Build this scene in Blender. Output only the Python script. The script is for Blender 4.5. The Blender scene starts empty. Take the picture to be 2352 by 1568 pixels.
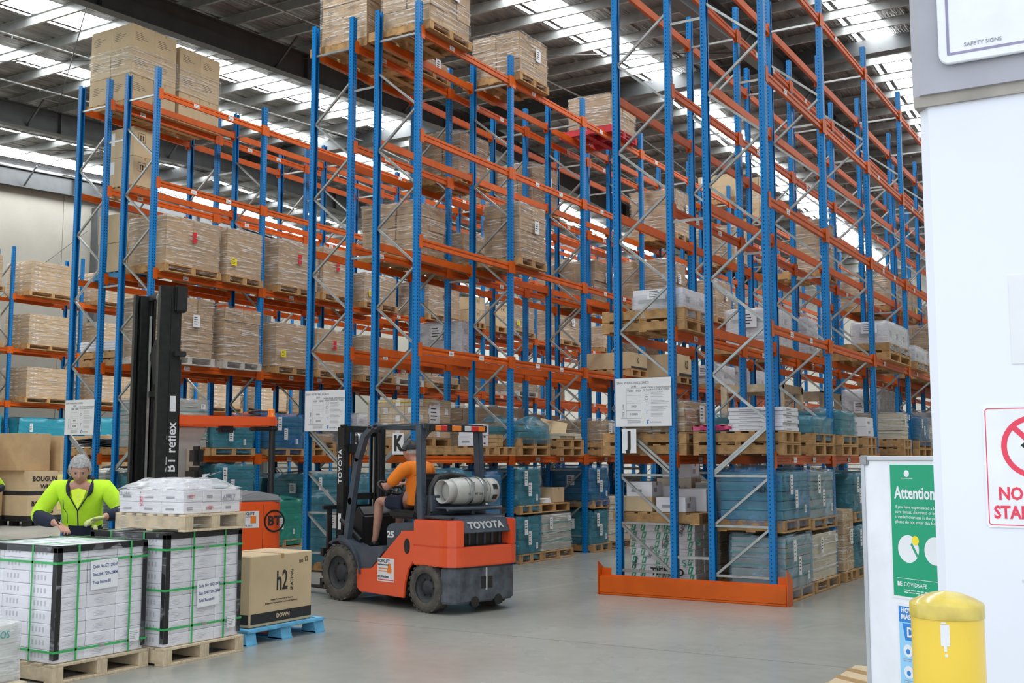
import bpy, bmesh, math, random
from mathutils import Vector, Matrix, Euler
R = math.radians
random.seed(7)
sc = bpy.context.scene
COL = sc.collection

# ---------------------------------------------------------------- camera
cam_d = bpy.data.cameras.new('camera'); cam_d.sensor_width = 36.0; cam_d.lens = 2577.0*36/2352
cam_d.clip_end = 300
cam = bpy.data.objects.new('camera', cam_d); COL.objects.link(cam)
_y, _p, _r = R(30.828), R(5.94), R(0.046)
F0 = Vector((-math.sin(_y), math.cos(_y), 0)); R0 = Vector((math.cos(_y), math.sin(_y), 0)); U0 = Vector((0, 0, 1))
F1 = F0*math.cos(_p)+U0*math.sin(_p); U1 = -F0*math.sin(_p)+U0*math.cos(_p)
R2 = R0*math.cos(_r)+U1*math.sin(_r); U2 = -R0*math.sin(_r)+U1*math.cos(_r)
mw = Matrix((R2, U2, -F1)).transposed().to_4x4(); mw.translation = Vector((0, 0, 1.723))
cam.matrix_world = mw
sc.camera = cam
# ---------------------------------------------------------------- view, world
sc.view_settings.view_transform = 'Standard'; sc.view_settings.look = 'None'
sc.view_settings.gamma = 1; sc.view_settings.use_curve_mapping = False
sc.view_settings.exposure = 0.0
sc.cycles.use_denoising = True
sc.cycles.max_bounces = 7; sc.cycles.diffuse_bounces = 4; sc.cycles.glossy_bounces = 3
sc.cycles.transparent_max_bounces = 10; sc.cycles.transmission_bounces = 3
sc.cycles.caustics_reflective = False; sc.cycles.caustics_refractive = False
sc.cycles.sample_clamp_indirect = 6
SKY_STRENGTH = 1.75        # bright overcast sky outside the door
SKYLIGHT_STRENGTH = 17.5    # daylight coming through the translucent roof sheets
w = bpy.data.worlds.new('sky'); sc.world = w; w.use_nodes = True
nt = w.node_tree; nt.nodes.clear()
o = nt.nodes.new('ShaderNodeOutputWorld'); b = nt.nodes.new('ShaderNodeBackground')
b.inputs[0].default_value = (0.86, 0.92, 1.0, 1); b.inputs[1].default_value = SKY_STRENGTH
nt.links.new(b.outputs[0], o.inputs[0])

# ---------------------------------------------------------------- materials
MATS = {}
def newmat(name):
    m = bpy.data.materials.new(name); m.use_nodes = True
    return m, m.node_tree, m.node_tree.nodes['Principled BSDF']
def N(nt, t, **kw):
    n = nt.nodes.new(t)
    for k, v in kw.items():
        if k.startswith('i_'):
            n.inputs[int(k[2:])].default_value = v
        else: setattr(n, k, v)
    return n
def mix(nt, fac, a, b):
    n = nt.nodes.new('ShaderNodeMix'); n.data_type = 'RGBA'
    for s, v in ((0, fac), (6, a), (7, b)):
        if hasattr(v, 'links'): nt.links.new(v, n.inputs[s])
        elif isinstance(v, (int, float)): n.inputs[s].default_value = v
        else: n.inputs[s].default_value = (*v, 1) if len(v) == 3 else v
    return n.outputs[2]
def ramp(nt, src, p0, p1, c0=(0,0,0,1), c1=(1,1,1,1)):
    r = nt.nodes.new('ShaderNodeValToRGB'); e = r.color_ramp.elements
    e[0].position = p0; e[1].position = p1; e[0].color = c0; e[1].color = c1
    nt.links.new(src, r.inputs[0]); return r.outputs[0]
def noise(nt, scale, vec=None, detail=3, sc3=None, dist=0, obj=True):
    n = nt.nodes.new('ShaderNodeTexNoise'); n.inputs['Scale'].default_value = scale; n.inputs['Detail'].default_value = detail
    n.inputs['Distortion'].default_value = dist
    tc = nt.nodes.new('ShaderNodeTexCoord'); v = tc.outputs['Object'] if obj else tc.outputs['Generated']
    if sc3:
        mp = nt.nodes.new('ShaderNodeMapping'); mp.inputs['Scale'].default_value = sc3[0:3]
        if len(sc3) > 3: mp.inputs['Rotation'].default_value = sc3[3:6]
        nt.links.new(v, mp.inputs[0]); v = mp.outputs[0]
    nt.links.new(v, n.inputs['Vector'])
    return n.outputs[0]
def bump(nt, bsdf, h, strength=0.3, dist=0.01):
    b = nt.nodes.new('ShaderNodeBump'); b.inputs['Strength'].default_value = strength; b.inputs['Distance'].default_value = dist
    nt.links.new(h, b.inputs['Height']); nt.links.new(b.outputs[0], bsdf.inputs['Normal'])
def mat(name, col, rough=0.6, metal=0.0, var=0.12, vscale=6, bumpv=0, bscale=40, sc3=None, objvar=0.0, spec=None, coat=0):
    if name in MATS: return MATS[name]
    m, nt, p = newmat(name)
    c = (*col, 1)
    d = tuple(max(0, x*(1-var)) for x in col); l = tuple(min(1, x*(1+var*.6)) for x in col)
    s = mix(nt, ramp(nt, noise(nt, vscale, sc3=sc3), .35, .65), d, l)
    if objvar:
        oi = nt.nodes.new('ShaderNodeObjectInfo')
        mr = N(nt, 'ShaderNodeMapRange'); mr.inputs[3].default_value = 1-objvar; mr.inputs[4].default_value = 1+objvar
        nt.links.new(oi.outputs['Random'], mr.inputs[0])
        hs = N(nt, 'ShaderNodeHueSaturation'); nt.links.new(mr.outputs[0], hs.inputs['Value']); nt.links.new(s, hs.inputs['Color']); s = hs.outputs[0]
    nt.links.new(s, p.inputs['Base Color'])
    p.inputs['Roughness'].default_value = rough; p.inputs['Metallic'].default_value = metal
    if spec is not None: p.inputs['Specular IOR Level'].default_value = spec
    if coat: p.inputs['Coat Weight'].default_value = coat
    if bumpv: bump(nt, p, noise(nt, bscale, sc3=sc3), bumpv, .01)
    MATS[name] = m; return m
def emis(name, col, s):
    if name in MATS: return MATS[name]
    m, nt, p = newmat(name)
    p.inputs['Base Color'].default_value = (*col, 1); p.inputs['Emission Color'].default_value = (*col, 1); p.inputs['Emission Strength'].default_value = s
    MATS[name] = m; return m

BLUE = (0.012, 0.19, 0.52); ORANGE = (0.64, 0.108, 0.007)
# perforated upright steel: rows of slots and bolt holes punched at 50 mm pitch
def post_mat():
    m, nt, p = newmat('blue_rack_steel')
    tc = nt.nodes.new('ShaderNodeTexCoord'); sx = nt.nodes.new('ShaderNodeSeparateXYZ'); nt.links.new(tc.outputs['Object'], sx.inputs[0])
    sn = nt.nodes.new('ShaderNodeSeparateXYZ'); nt.links.new(tc.outputs['Normal'], sn.inputs[0])
    def M(op, a, b=None, c=None):
        n = nt.nodes.new('ShaderNodeMath'); n.operation = op
        for i, v in enumerate((a, b, c)):
            if v is None: continue
            if hasattr(v, 'links'): nt.links.new(v, n.inputs[i])
            else: n.inputs[i].default_value = v
        return n.outputs[0]
    zf = M('ABSOLUTE', M('SUBTRACT', M('FRACT', M('MULTIPLY', sx.outputs['Z'], 20.0)), .5))     # 0..0.5
    web = M('GREATER_THAN', M('ABSOLUTE', sn.outputs['X']), .7)
    ydist = M('ABSOLUTE', M('SUBTRACT', M('ABSOLUTE', sx.outputs['Y']), .021))
    slot = M('MULTIPLY', M('LESS_THAN', ydist, .0085), M('LESS_THAN', zf, .26))
    slot = M('MULTIPLY', slot, web)
    xd = M('ABSOLUTE', M('ADD', sx.outputs['X'], .012))
    hole = M('MULTIPLY', M('LESS_THAN', xd, .0075), M('LESS_THAN', zf, .16))
    hole = M('MULTIPLY', hole, M('SUBTRACT', 1.0, web))
    h = M('MINIMUM', M('ADD', slot, hole), 1.0)
    base = mix(nt, ramp(nt, noise(nt, 3, sc3=(1,1,.3)), .3, .7), (0.0015, 0.18, 0.50), (0.003, 0.22, 0.60))
    c = mix(nt, h, base, (0.006, 0.02, 0.05)); nt.links.new(c, p.inputs['Base Color'])
    p.inputs['Roughness'].default_value = .36; p.inputs['Specular IOR Level'].default_value = .35
    return m
MATS['post'] = post_mat()
ORM = mat('orange_rack_steel', ORANGE, .42, 0, .14, 2, objvar=.10, spec=.3)
GALV = mat('galvanised_steel', (0.42, 0.44, 0.43), .38, .6, .15, 8)
WHITE = mat('white_paint', (0.84, 0.86, 0.9), .45, 0, .05)
PAPER = mat('white_paper', (0.8, 0.81, 0.83), .6, 0, .03)
BLACK = mat('black_plastic', (0.015, 0.016, 0.017), .45, 0, .2)
DKMET = mat('black_mast_steel', (0.02, 0.022, 0.022), .38, .2, .3, 12)
RUB = mat('dusty_rubber', (0.10, 0.088, 0.075), .9, 0, .35, 9, .4, 60)
INK = mat('black_ink', (0.02, 0.02, 0.02), .6, 0, 0)
GREYINK = mat('grey_ink', (0.33, 0.33, 0.37), .7, 0, 0)
PALEINK = mat('pale_print', (0.50, 0.50, 0.55), .7, 0, 0)
CARD = mat('brown_cardboard', (0.50, 0.34, 0.18), .75, 0, .10, 3, .1, 60, objvar=.10)
CARD2 = mat('grey_brown_cardboard', (0.41, 0.275, 0.15), .7, 0, .16, 5, .1, 60, objvar=.14)
CARDL = mat('pale_cardboard', (0.60, 0.46, 0.28), .75, 0, .08, 3, objvar=.06)
CARDW = mat('white_carton', (0.78, 0.77, 0.81), .6, 0, .06, 4, objvar=.05)
CREAM = mat('cream_carton', (0.60, 0.55, 0.42), .7, 0, .10, 4, objvar=.08)
GREYC = mat('grey_carton', (0.38, 0.40, 0.37), .7, 0, .10, 4, objvar=.08)
TILE = mat('teal_tile_carton', (0.12, 0.30, 0.34), .6, 0, .15, 4, objvar=.10)
DARKL = mat('dark_felt', (0.06, 0.065, 0.07), .8, 0, .3, 8)
WOOD = mat('pallet_timber', (0.50, 0.29, 0.12), .8, 0, .28, 10, .25, 30, (1, 6, 1), objvar=.16)
WOODP = mat('pale_pallet_timber', (0.62, 0.50, 0.34), .8, 0, .2, 10, .2, 30, (1, 6, 1), objvar=.08)
WOODR = mat('red_painted_timber', (0.55, 0.03, 0.04), .7, 0, .2, 10)
WOODB = mat('blue_painted_timber', (0.05, 0.24, 0.46), .7, 0, .25, 10)
WOODW = mat('white_weathered_timber', (0.62, 0.58, 0.52), .8, 0, .2, 10)
SKYB = mat('sky_blue_pallet_paint', (0.14, 0.46, 0.72), .6, 0, .25, 7)
YEL = mat('yellow_paint', (0.86, 0.60, 0.06), .35, 0, .10, 2, coat=.3)
CHRO = mat('red_orange_truck_paint', (0.84, 0.10, 0.025), .28, 0, .05, 2, coat=.3)
BTOR = mat('orange_red_truck_paint', (0.86, 0.11, 0.02), .35, 0, .05, 2)
SLATE = mat('slate_grey_truck_paint', (0.065, 0.083, 0.11), .4, 0, .2, 6)
TANK = mat('grey_gas_tank_paint', (0.50, 0.50, 0.47), .42, .1, .10, 5)
STRAPG = mat('green_plastic_strap', (0.05, 0.42, 0.12), .4, 0, .1)
STRAPT = mat('teal_plastic_strap', (0.03, 0.35, 0.32), .4, 0, .1)
STRAPY = mat('yellow_plastic_strap', (0.75, 0.62, 0.10), .5, 0, .1)
REDL = mat('red_sticker', (0.65, 0.02, 0.03), .5, 0, 0)
YELL = mat('yellow_sticker', (0.88, 0.74, 0.03), .5, 0, 0)
HIVIS = mat('hi_vis_yellow_fleece', (0.58, 0.95, 0.03), .85, 0, .10, 8, .2, 60)
HIVISY = mat('hi_vis_yellow_shirt', (0.74, 0.95, 0.05), .8, 0, .06, 8)
NAVY = mat('navy_fabric', (0.014, 0.02, 0.045), .85, 0, .2, 10)
HIOR = mat('hi_vis_orange_cotton', (0.98, 0.24, 0.012), .8, 0, .08, 8)
SKIN = mat('skin', (0.56, 0.29, 0.21), .5, 0, .10, 14)
HAIRM = mat('grey_hair', (0.42, 0.41, 0.40), .7, 0, .3, 60, .5, 90)
LAMPO = mat('amber_lens', (0.9, 0.22, 0.02), .2, 0, 0)
LAMPR = mat('red_lens', (0.65, 0.02, 0.02), .2, 0, 0)
LAMPC = mat('clear_lens', (0.6, 0.6, 0.6), .15, 0, 0)
GREENP = mat('green_poster', (0.0, 0.33, 0.16), .4, 0, 0)
BLUEP = mat('blue_print', (0.02, 0.22, 0.62), .5, 0, 0)
LBLUEP = mat('light_blue_print', (0.30, 0.62, 0.88), .5, 0, 0)
ORANP = mat('orange_print', (0.88, 0.22, 0.03), .5, 0, 0)
TANP = mat('tan_print', (0.70, 0.52, 0.22), .5, 0, 0)
REDP = mat('red_print', (0.78, 0.05, 0.10), .4, 0, 0)
GREENI = mat('green_ink', (0.02, 0.35, 0.18), .6, 0, 0)
GREYPL = mat('grey_plastic', (0.30, 0.31, 0.32), .5, 0, .1)
LGREY = mat('light_grey_paint', (0.50, 0.49, 0.45), .45, 0, .05)
WALLG = mat('grey_wall_panel', (0.40, 0.40, 0.44), .6, 0, .05)
TAPE = mat('brown_packing_tape', (0.42, 0.25, 0.08), .3, 0, .08)

def film(name, col, body, streak, rough=.22, sc3=(2.2, 2.2, 14, .25, .15, 0), ramp0=.50, ramp1=.72, bmp=.45):
    m, nt, p = newmat(name)
    p.inputs['Base Color'].default_value = (*col, 1); p.inputs['Roughness'].default_value = rough
    p.inputs['Specular IOR Level'].default_value = .8
    tr = nt.nodes.new('ShaderNodeBsdfTransparent')
    ms = nt.nodes.new('ShaderNodeMixShader'); out = nt.nodes['Material Output']
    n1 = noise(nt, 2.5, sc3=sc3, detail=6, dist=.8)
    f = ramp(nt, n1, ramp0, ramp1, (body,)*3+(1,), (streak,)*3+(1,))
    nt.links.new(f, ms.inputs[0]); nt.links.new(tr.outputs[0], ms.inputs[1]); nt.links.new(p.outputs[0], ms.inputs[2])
    nt.links.new(ms.outputs[0], out.inputs[0])
    bump(nt, p, noise(nt, 3.5, sc3=sc3, detail=5, dist=1.0), bmp, .03)
    MATS[name] = m; return m
FILM = film('clear_stretch_film', (0.92, 0.90, 0.86), .08, .66, .18, (.9, .9, 20, .10, .08, 0), ramp0=.52, ramp1=.64, bmp=.6)  # pale streaks mixed into the film's opacity and colour stand in for its sheen
FILML = film('light_stretch_film', (0.90, 0.90, 0.93), .06, .32, .2, bmp=.25)
FILMW = film('milky_stretch_film', (0.74, 0.75, 0.76), .40, .80)
FILMB = film('blue_plastic_film', (0.055, 0.27, 0.38), .42, .85, .16, (1.2, 1.2, 2.5, .3, .2, 0), bmp=.9)
FILMDB = film('deep_blue_plastic_film', (0.03, 0.17, 0.45), .40, .80, .14, (1.2, 1.2, 2.0, .3, .2, 0), bmp=.9)
FILMPB = film('pale_blue_plastic_film', (0.30, 0.50, 0.66), .25, .80, .14, (1.2, 1.2, 2.0, .3, .2, 0), bmp=1.0)
FILMCB = film('clear_blue_plastic_film', (0.10, 0.30, 0.62), .25, .70, .12, (1.2, 1.2, 1.6, .5, .3, 0), bmp=1.0)
FILMG = film('green_plastic_film', (0.03, 0.36, 0.26), .6, .85, .25, (1.2, 1.2, 3, .3, .2, 0))
FILMT = film('turquoise_plastic_film', (0.03, 0.42, 0.58), .7, .9, .2, (1.2, 1.2, 3, .3, .2, 0))

# ---------------------------------------------------------------- mesh helpers
class MB:
    def __init__(s): s.v = []; s.f = []; s.m = []; s.sm = []
    def add(s, vs, fs, mi=0, smooth=False):
        o = len(s.v); s.v += [tuple(v) for v in vs]
        for f in fs: s.f.append([i+o for i in f]); s.m.append(mi); s.sm.append(smooth)
        return s
    def box(s, x0, x1, y0, y1, z0, z1, mi=0, M=None):
        vs = [Vector((x, y, z)) for x in (x0, x1) for y in (y0, y1) for z in (z0, z1)]
        if M is not None: vs = [M @ v for v in vs]
        return s.add(vs, [(0,1,3,2),(4,6,7,5),(0,4,5,1),(2,3,7,6),(0,2,6,4),(1,5,7,3)], mi)
    def cbox(s, c, sz, mi=0, M=None):
        return s.box(c[0]-sz[0]/2, c[0]+sz[0]/2, c[1]-sz[1]/2, c[1]+sz[1]/2, c[2]-sz[2]/2, c[2]+sz[2]/2, mi, M)
    def prism(s, poly, a, b, axis='y', mi=0, M=None, smooth=False):
        # poly in the two other axes; axis y: (x,z); axis z: (x,y); axis x: (y,z)
        def P(p, t):
            if axis == 'y': return Vector((p[0], t, p[1]))
            if axis == 'z': return Vector((p[0], p[1], t))
            return Vector((t, p[0], p[1]))
        n = len(poly); vs = [P(p, a) for p in poly]+[P(p, b) for p in poly]
        if M is not None: vs = [M @ v for v in vs]
        fs = [tuple(range(n)), tuple(range(2*n-1, n-1, -1))]
        s.add(vs, fs, mi)
        o = len(s.v)-2*n
        for i in range(n):
            j = (i+1) % n; s.f.append([o+i, o+n+i, o+n+j, o+j]); s.m.append(mi); s.sm.append(smooth)
        return s
    def rod(s, p, q, r, n=8, mi=0, r2=None, caps=True):
        p = Vector(p); q = Vector(q); d = (q-p)
        if d.length < 1e-6: return s
        d.normalize(); a = d.orthogonal().normalized(); b = d.cross(a); r2 = r if r2 is None else r2
        vs = []
        for c, rr in ((p, r), (q, r2)):
            vs += [c+(a*math.cos(2*math.pi*i/n)+b*math.sin(2*math.pi*i/n))*rr for i in range(n)]
        fs = [(i, (i+1) % n, n+(i+1) % n, n+i) for i in range(n)]
        s.add(vs, fs, mi, n > 5)
        if caps: s.add(vs[:n], [tuple(range(n-1, -1, -1))], mi); s.add(vs[n:], [tuple(range(n))], mi)
        return s
    def tube(s, pts, r, n=8, mi=0):
        pts = [Vector(p) for p in pts]; rings = []
        up = None
        for i, p in enumerate(pts):
            d = (pts[min(i+1, len(pts)-1)]-pts[max(i-1, 0)]).normalized()
            a = d.orthogonal().normalized() if up is None else (up-d*up.dot(d)).normalized()
            up = a; b = d.cross(a)
            rings.append([p+(a*math.cos(2*math.pi*k/n)+b*math.sin(2*math.pi*k/n))*r for k in range(n)])
        vs = [v for rg in rings for v in rg]
        fs = [(i*n+k, i*n+(k+1) % n, (i+1)*n+(k+1) % n, (i+1)*n+k) for i in range(len(pts)-1) for k in range(n)]
        s.add(vs, fs, mi, True)
        s.add(rings[0], [tuple(range(n-1, -1, -1))], mi); s.add(rings[-1], [tuple(range(n))], mi)
        return s
    def bar(s, p, q, wv, tv, w, t, mi=0):
        # rectangular bar from p to q; width w along wv, thickness t along tv
        p = Vector(p); q = Vector(q); wv = Vector(wv).normalized()*w/2; tv = Vector(tv).normalized()*t/2
        vs = [c+a*wv+b*tv for c in (p, q) for a, b in ((-1,-1),(1,-1),(1,1),(-1,1))]
        return s.add(vs, [(0,1,2,3),(7,6,5,4),(0,4,5,1),(1,5,6,2),(2,6,7,3),(3,7,4,0)], mi)
    def lathe(s, prof, n=24, axis='z', c=(0,0,0), mi=0, smooth=True):
        c = Vector(c); vs = []
        for r, h in prof:
            for k in range(n):
                a = 2*math.pi*k/n; x, y = r*math.cos(a), r*math.sin(a)
                v = {'z': (x, y, h), 'y': (x, h, y), 'x': (h, x, y)}[axis]
                vs.append(c+Vector(v))
        fs = [(i*n+k, i*n+(k+1) % n, (i+1)*n+(k+1) % n, (i+1)*n+k) for i in range(len(prof)-1) for k in range(n)]
        return s.add(vs, fs, mi, smooth)
    def mesh(s, name, mats):
        me = bpy.data.meshes.new(name); me.from_pydata(s.v, [], s.f)
        for m in (mats if isinstance(mats, (list, tuple)) else [mats]): me.materials.append(m)
        me.polygons.foreach_set('material_index', s.m); me.polygons.foreach_set('use_smooth', s.sm)
        me.update(); bm = bmesh.new(); bm.from_mesh(me); bmesh.ops.recalc_face_normals(bm, faces=bm.faces); bm.to_mesh(me); bm.free()
        return me
def bevel_mesh(me, wdt=.004, seg=1):
    bm = bmesh.new(); bm.from_mesh(me)
    bmesh.ops.bevel(bm, geom=[e for e in bm.edges if e.is_manifold and e.calc_face_angle(0) > .5], offset=wdt, segments=seg, affect='EDGES', clamp_overlap=True)
    bm.to_mesh(me); bm.free(); return me

def ob(name, me, parent=None, loc=(0,0,0), rot=(0,0,0), scale=None):
    o = bpy.data.objects.new(name, me); COL.objects.link(o)
    o.location = loc; o.rotation_euler = rot
    if scale: o.scale = scale
    if parent is not None: o.parent = parent
    return o
USED = set()
def tag(o, label, cat, group=None):
    if label in USED:
        print('DUPLABEL', label)
    USED.add(label)
    n = len(label.split())
    if n > 16 or n < 4: print('LABELLEN', n, label)
    o['label'] = label; o['category'] = cat
    if group: o['group'] = group
    return o
def thing(name, label, cat, loc=(0,0,0), rz=0, group=None):
    o = ob(name, None, None, loc, (0, 0, rz)); o.empty_display_size = .1
    return tag(o, label, cat, group)
def struct(name, me, parent=None, loc=(0,0,0), rot=(0,0,0)):
    o = ob(name, me, parent, loc, rot)
    if parent is None: o['kind'] = 'structure'
    return o
def copy_tree(o, parent=None):
    c = o.copy(); COL.objects.link(c)
    if parent is not None: c.parent = parent
    for ch in list(o.children): copy_tree(ch, c)
    return c
FACE = {'-y': Euler((R(90), 0, 0)), '+x': Euler((R(90), 0, R(90))), '+z': Euler((0, 0, 0)), '-x': Euler((R(90), 0, R(-90))), '+y': Euler((R(90), 0, R(180)))}
def text(name, body, size, mt, parent, loc, face='-y', align='LEFT', spin=0, sx=1.0, bold=0.0, ext=.0008):
    c = bpy.data.curves.new(name, 'FONT'); c.body = body; c.size = size; c.align_x = align; c.align_y = 'CENTER'
    c.extrude = ext; c.offset = bold; c.resolution_u = 2; c.materials.append(mt)
    tmp = bpy.data.objects.new('tmp', c); me = bpy.data.meshes.new_from_object(tmp); bpy.data.objects.remove(tmp)
    o = bpy.data.objects.new(name, me); COL.objects.link(o); o.parent = parent; o.location = loc
    e = FACE[face] if isinstance(face, str) else face
    m = e.to_matrix() @ Matrix.Rotation(spin, 3, 'Z')
    o.rotation_euler = m.to_euler(); o.scale = (sx, 1, 1)
    return o
def lines_mb(x0, x1, y0, y1, n, rnd, th=.35):
    """rows of small print as thin bars, in the local xy plane"""
    mb = MB(); st = (y1-y0)/n
    for i in range(n):
        y = y1-(i+.5)*st; xe = x0+(x1-x0)*rnd.uniform(.6, 1)
        x = x0
        while x < xe-.002:
            wl = rnd.uniform(.08, .22)*(x1-x0); xx = min(x+wl, xe)
            mb.box(x, xx, y-st*th/2, y+st*th/2, 0, .0006); x = xx+(x1-x0)*.03
    return mb
def print_block(name, mt, parent, loc, face, wd, ht, n, seed=0, th=.35):
    mb = lines_mb(-wd/2, wd/2, -ht/2, ht/2, n, random.Random(seed), th)
    o = ob(name, mb.mesh(name, mt), parent, loc); o.rotation_euler = FACE[face]; return o
def eval_mesh(o):
    dg = bpy.context.evaluated_depsgraph_get(); dg.update()
    me = bpy.data.meshes.new_from_object(o.evaluated_get(dg)); return me

# ---------------------------------------------------------------- the building
def floor_mat():
    m, nt, p = newmat('polished_concrete')
    n1 = noise(nt, .35, detail=5); n2 = noise(nt, 6, detail=4)
    c = mix(nt, ramp(nt, n1, .3, .7), (0.31, 0.31, 0.275), (0.40, 0.40, 0.36))
    c = mix(nt, ramp(nt, n2, .4, .8, c1=(.35,.35,.35,1)), c, (0.26, 0.26, 0.23))
    n3 = noise(nt, 1.2, detail=6, sc3=(1, .25, 1), dist=1.5)
    c = mix(nt, ramp(nt, n3, .62, .70, c1=(.4,.4,.4,1)), c, (0.43, 0.43, 0.39))
    nt.links.new(c, p.inputs['Base Color'])
    r = nt.nodes.new('ShaderNodeMapRange'); r.inputs[3].default_value = .16; r.inputs[4].default_value = .36
    nt.links.new(n1, r.inputs[0]); nt.links.new(r.outputs[0], p.inputs['Roughness'])
    bump(nt, p, n2, .03, .01)
    MATS['floor'] = m; return m
def foil_mat():
    m, nt, p = newmat('foil_faced_roof_blanket')
    c = mix(nt, ramp(nt, noise(nt, 1.2, sc3=(6, 1.2, 1), detail=5), .35, .7), (0.16, 0.15, 0.14), (0.34, 0.33, 0.31))
    nt.links.new(c, p.inputs['Base Color']); p.inputs['Metallic'].default_value = .7; p.inputs['Roughness'].default_value = .36
    bump(nt, p, noise(nt, 2.2, sc3=(7, .8, 1), detail=4, dist=.6), .8, .08)
    return m
FOIL = foil_mat()
struct('floor', MB().box(-34.4, 7, 4.2, 52.5, -.2, 0).mesh('floor', floor_mat()))
struct('driveway', MB().box(-60, 60, -60, 4.2, -.2, -.02).mesh('driveway', mat('driveway_concrete', (.42, .42, .40), .9)))
jn = MB()
for y in (9.6, 15.8): jn.box(-34, 7, y, y+.006, .0002, .0012)
for x in (-8.9, -1.9): jn.box(x, x+.006, 4.5, 52, .0002, .0012)
struct('trim_1', jn.mesh('joints', mat('joint_filler', (.16, .16, .15), .8)))
CONC = mat('cream_wall_panel', (0.33, 0.315, 0.27), .8, 0, .05, 1.5)
CONC2 = mat('pale_wall_panel', (0.60, 0.58, 0.52), .8, 0, .05, 1.5)
DKST = mat('dark_grey_steel', (0.075, 0.08, 0.082), .45, .2, .12, 3)
ZINC = mat('zinc_purlin', (0.36, 0.37, 0.36), .4, .4, .12, 5)
def ridge(y): return 12.05-.054*abs(y-27.6)
wl = struct('wall_left', None); wl['kind'] = 'structure'
for k in range(9):
    y0 = 4.2+k*5.4
    ob('panel', MB().box(-34.4, -34.2, y0+.01, y0+5.39, 0, 10.45-.054*abs(y0+2.8-27.6)+1.5).mesh('panel', CONC), wl)
wf = struct('wall_far', None)
for k in range(7):
    x0 = -34.4+k*6
    ob('panel', MB().box(x0+.01, x0+5.99, 52.2, 52.4, 0, 10.75).mesh('panel', CONC2), wf)
ob('gutter_beam', MB().box(-34.3, 7, 51.9, 52.18, 10.25, 10.6).mesh('gutter', LGREY), wf)
wr = struct('wall_right', None)
for k in range(9):
    ob('panel', MB().box(6.9, 7.1, 4.2+k*5.4+.01, 4.2+k*5.4+5.39, 0, 11).mesh('panel', CONC2), wr)
# front wall with the open dock door; its jamb is the white wall beside the whiteboard
wfr = struct('wall_front', None)
FW = 4.62
ob('panel', MB().box(-34.4, -9.5, FW, FW+.25, 0, 10.9).mesh('panel', CONC2), wfr)
ob('panel', MB().box(-9.5, -0.60, FW, FW+.25, 5.2, 10.9).mesh('panel', CONC2), wfr)
WJ = mat('white_wall_paint', (0.80, 0.83, 0.90), .55, 0, .03, 1.2)
pj = MB().prism([(-.853, FW+.30), (-.853, FW+.05), (-.813, FW), (7, FW), (7, FW+.30)], 0, 3.13, 'z')
ob('panel', pj.mesh('panel', WJ), wfr)
ob('panel', MB().prism([(-.873, FW+.30), (-.873, FW+.02), (-.833, FW-.03), (7, FW-.03), (7, FW+.30)], 3.17, 10.9, 'z').mesh('panel', WALLG), wfr)
ob('flashing', MB().box(-.863, 7, FW-.015, FW+.3, 3.125, 3.17).mesh('flashing', mat('weathered_flashing', (.36,.33,.29), .7, 0, .2)), wfr)
# scuffs on the wall
sm = MB(); rr = random.Random(3)
for k in range(26):
    x = rr.uniform(-.55, -.42); z = rr.uniform(.7, 1.35); sm.box(x, x+rr.uniform(.008, .03), FW-.0012, FW-.0002, z, z+rr.uniform(.004, .012))
ob('scuff_marks', sm.mesh('scuffs', mat('scuff_grey', (.62,.63,.67), .8)), wfr)
# colum on left wall
for i, y in enumerate((18.0, 27.0, 36.0)):
    ob('column', MB().box(-34.18, -33.85, y, y+.25, 0, 10.9).mesh('column', DKST), wl)
# roof
ceil = struct('ceiling', None)
SKX = [(-33.5, -32.3), (-30.45, -30.25), (-24.35, -23.5), (-21.3, -20.15), (-12.2, -11.2), (-6.45, -5.58), (-.9, 0)]
SKYM = None
def sky_mat():
    m, nt, p = newmat('lit_translucent_roof_sheet')
    p.inputs['Base Color'].default_value = (.8, .85, .9, 1); p.inputs['Emission Color'].default_value = (0.93, 0.97, 1.0, 1)
    p.inputs['Emission Strength'].default_value = SKYLIGHT_STRENGTH
    return m
SKYM = sky_mat()
YR = [4.3, 27.6, 52.2]
def deck(x0, x1):
    mb = MB(); xs = [];
    n = max(1, round((x1-x0)/.7)); st = (x1-x0)/n
    prof = []
    for i in range(n):
        a = x0+i*st; prof += [(a, 0), (a+st*.86, 0), (a+st*.90, .035), (a+st*.96, .035)]
    prof.append((x1, 0))
    for j in range(2):
        ya, yb = YR[j], YR[j+1]
        for i in range(len(prof)-1):
            (xa, ha), (xb, hb) = prof[i], prof[i+1]
            mb.add([(xa, ya, ridge(ya)+ha), (xb, ya, ridge(ya)+hb), (xb, yb, ridge(yb)+hb), (xa, yb, ridge(yb)+ha)], [(0,1,2,3)])
    return mb.mesh('deck', FOIL)
xe = -34.4
for (a, b) in SKX:
    if a > xe: ob('roof_sheet', deck(xe, a), ceil)
    mb = MB()
    for j in range(2):
        ya, yb = YR[j], YR[j+1]
        # main light sheet and, past a dark lap, its narrow second strip
        for xa, xb in (((a+.20, b), (a, a+.10)) if b-a > .3 else ((a, b),)):
            mb.add([(xa, ya, ridge(ya)), (xb, ya, ridge(ya)), (xb, yb, ridge(yb)), (xa, yb, ridge(yb))], [(0,1,2,3)])
    ob('skylight_sheet', mb.mesh('skylight', SKYM), ceil)
    lb = MB()
    for j in range(2 if b-a > .3 else 0):
        ya, yb = YR[j], YR[j+1]
        lb.add([(a+.10, ya, ridge(ya)), (a+.20, ya, ridge(ya)), (a+.20, yb, ridge(yb)), (a+.10, yb, ridge(yb))], [(0,1,2,3)])
    if lb.v: ob('lap_flashing', lb.mesh('lap', DKST), ceil)
    xe = b
ob('roof_sheet', deck(xe, 7.3), ceil)
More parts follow.
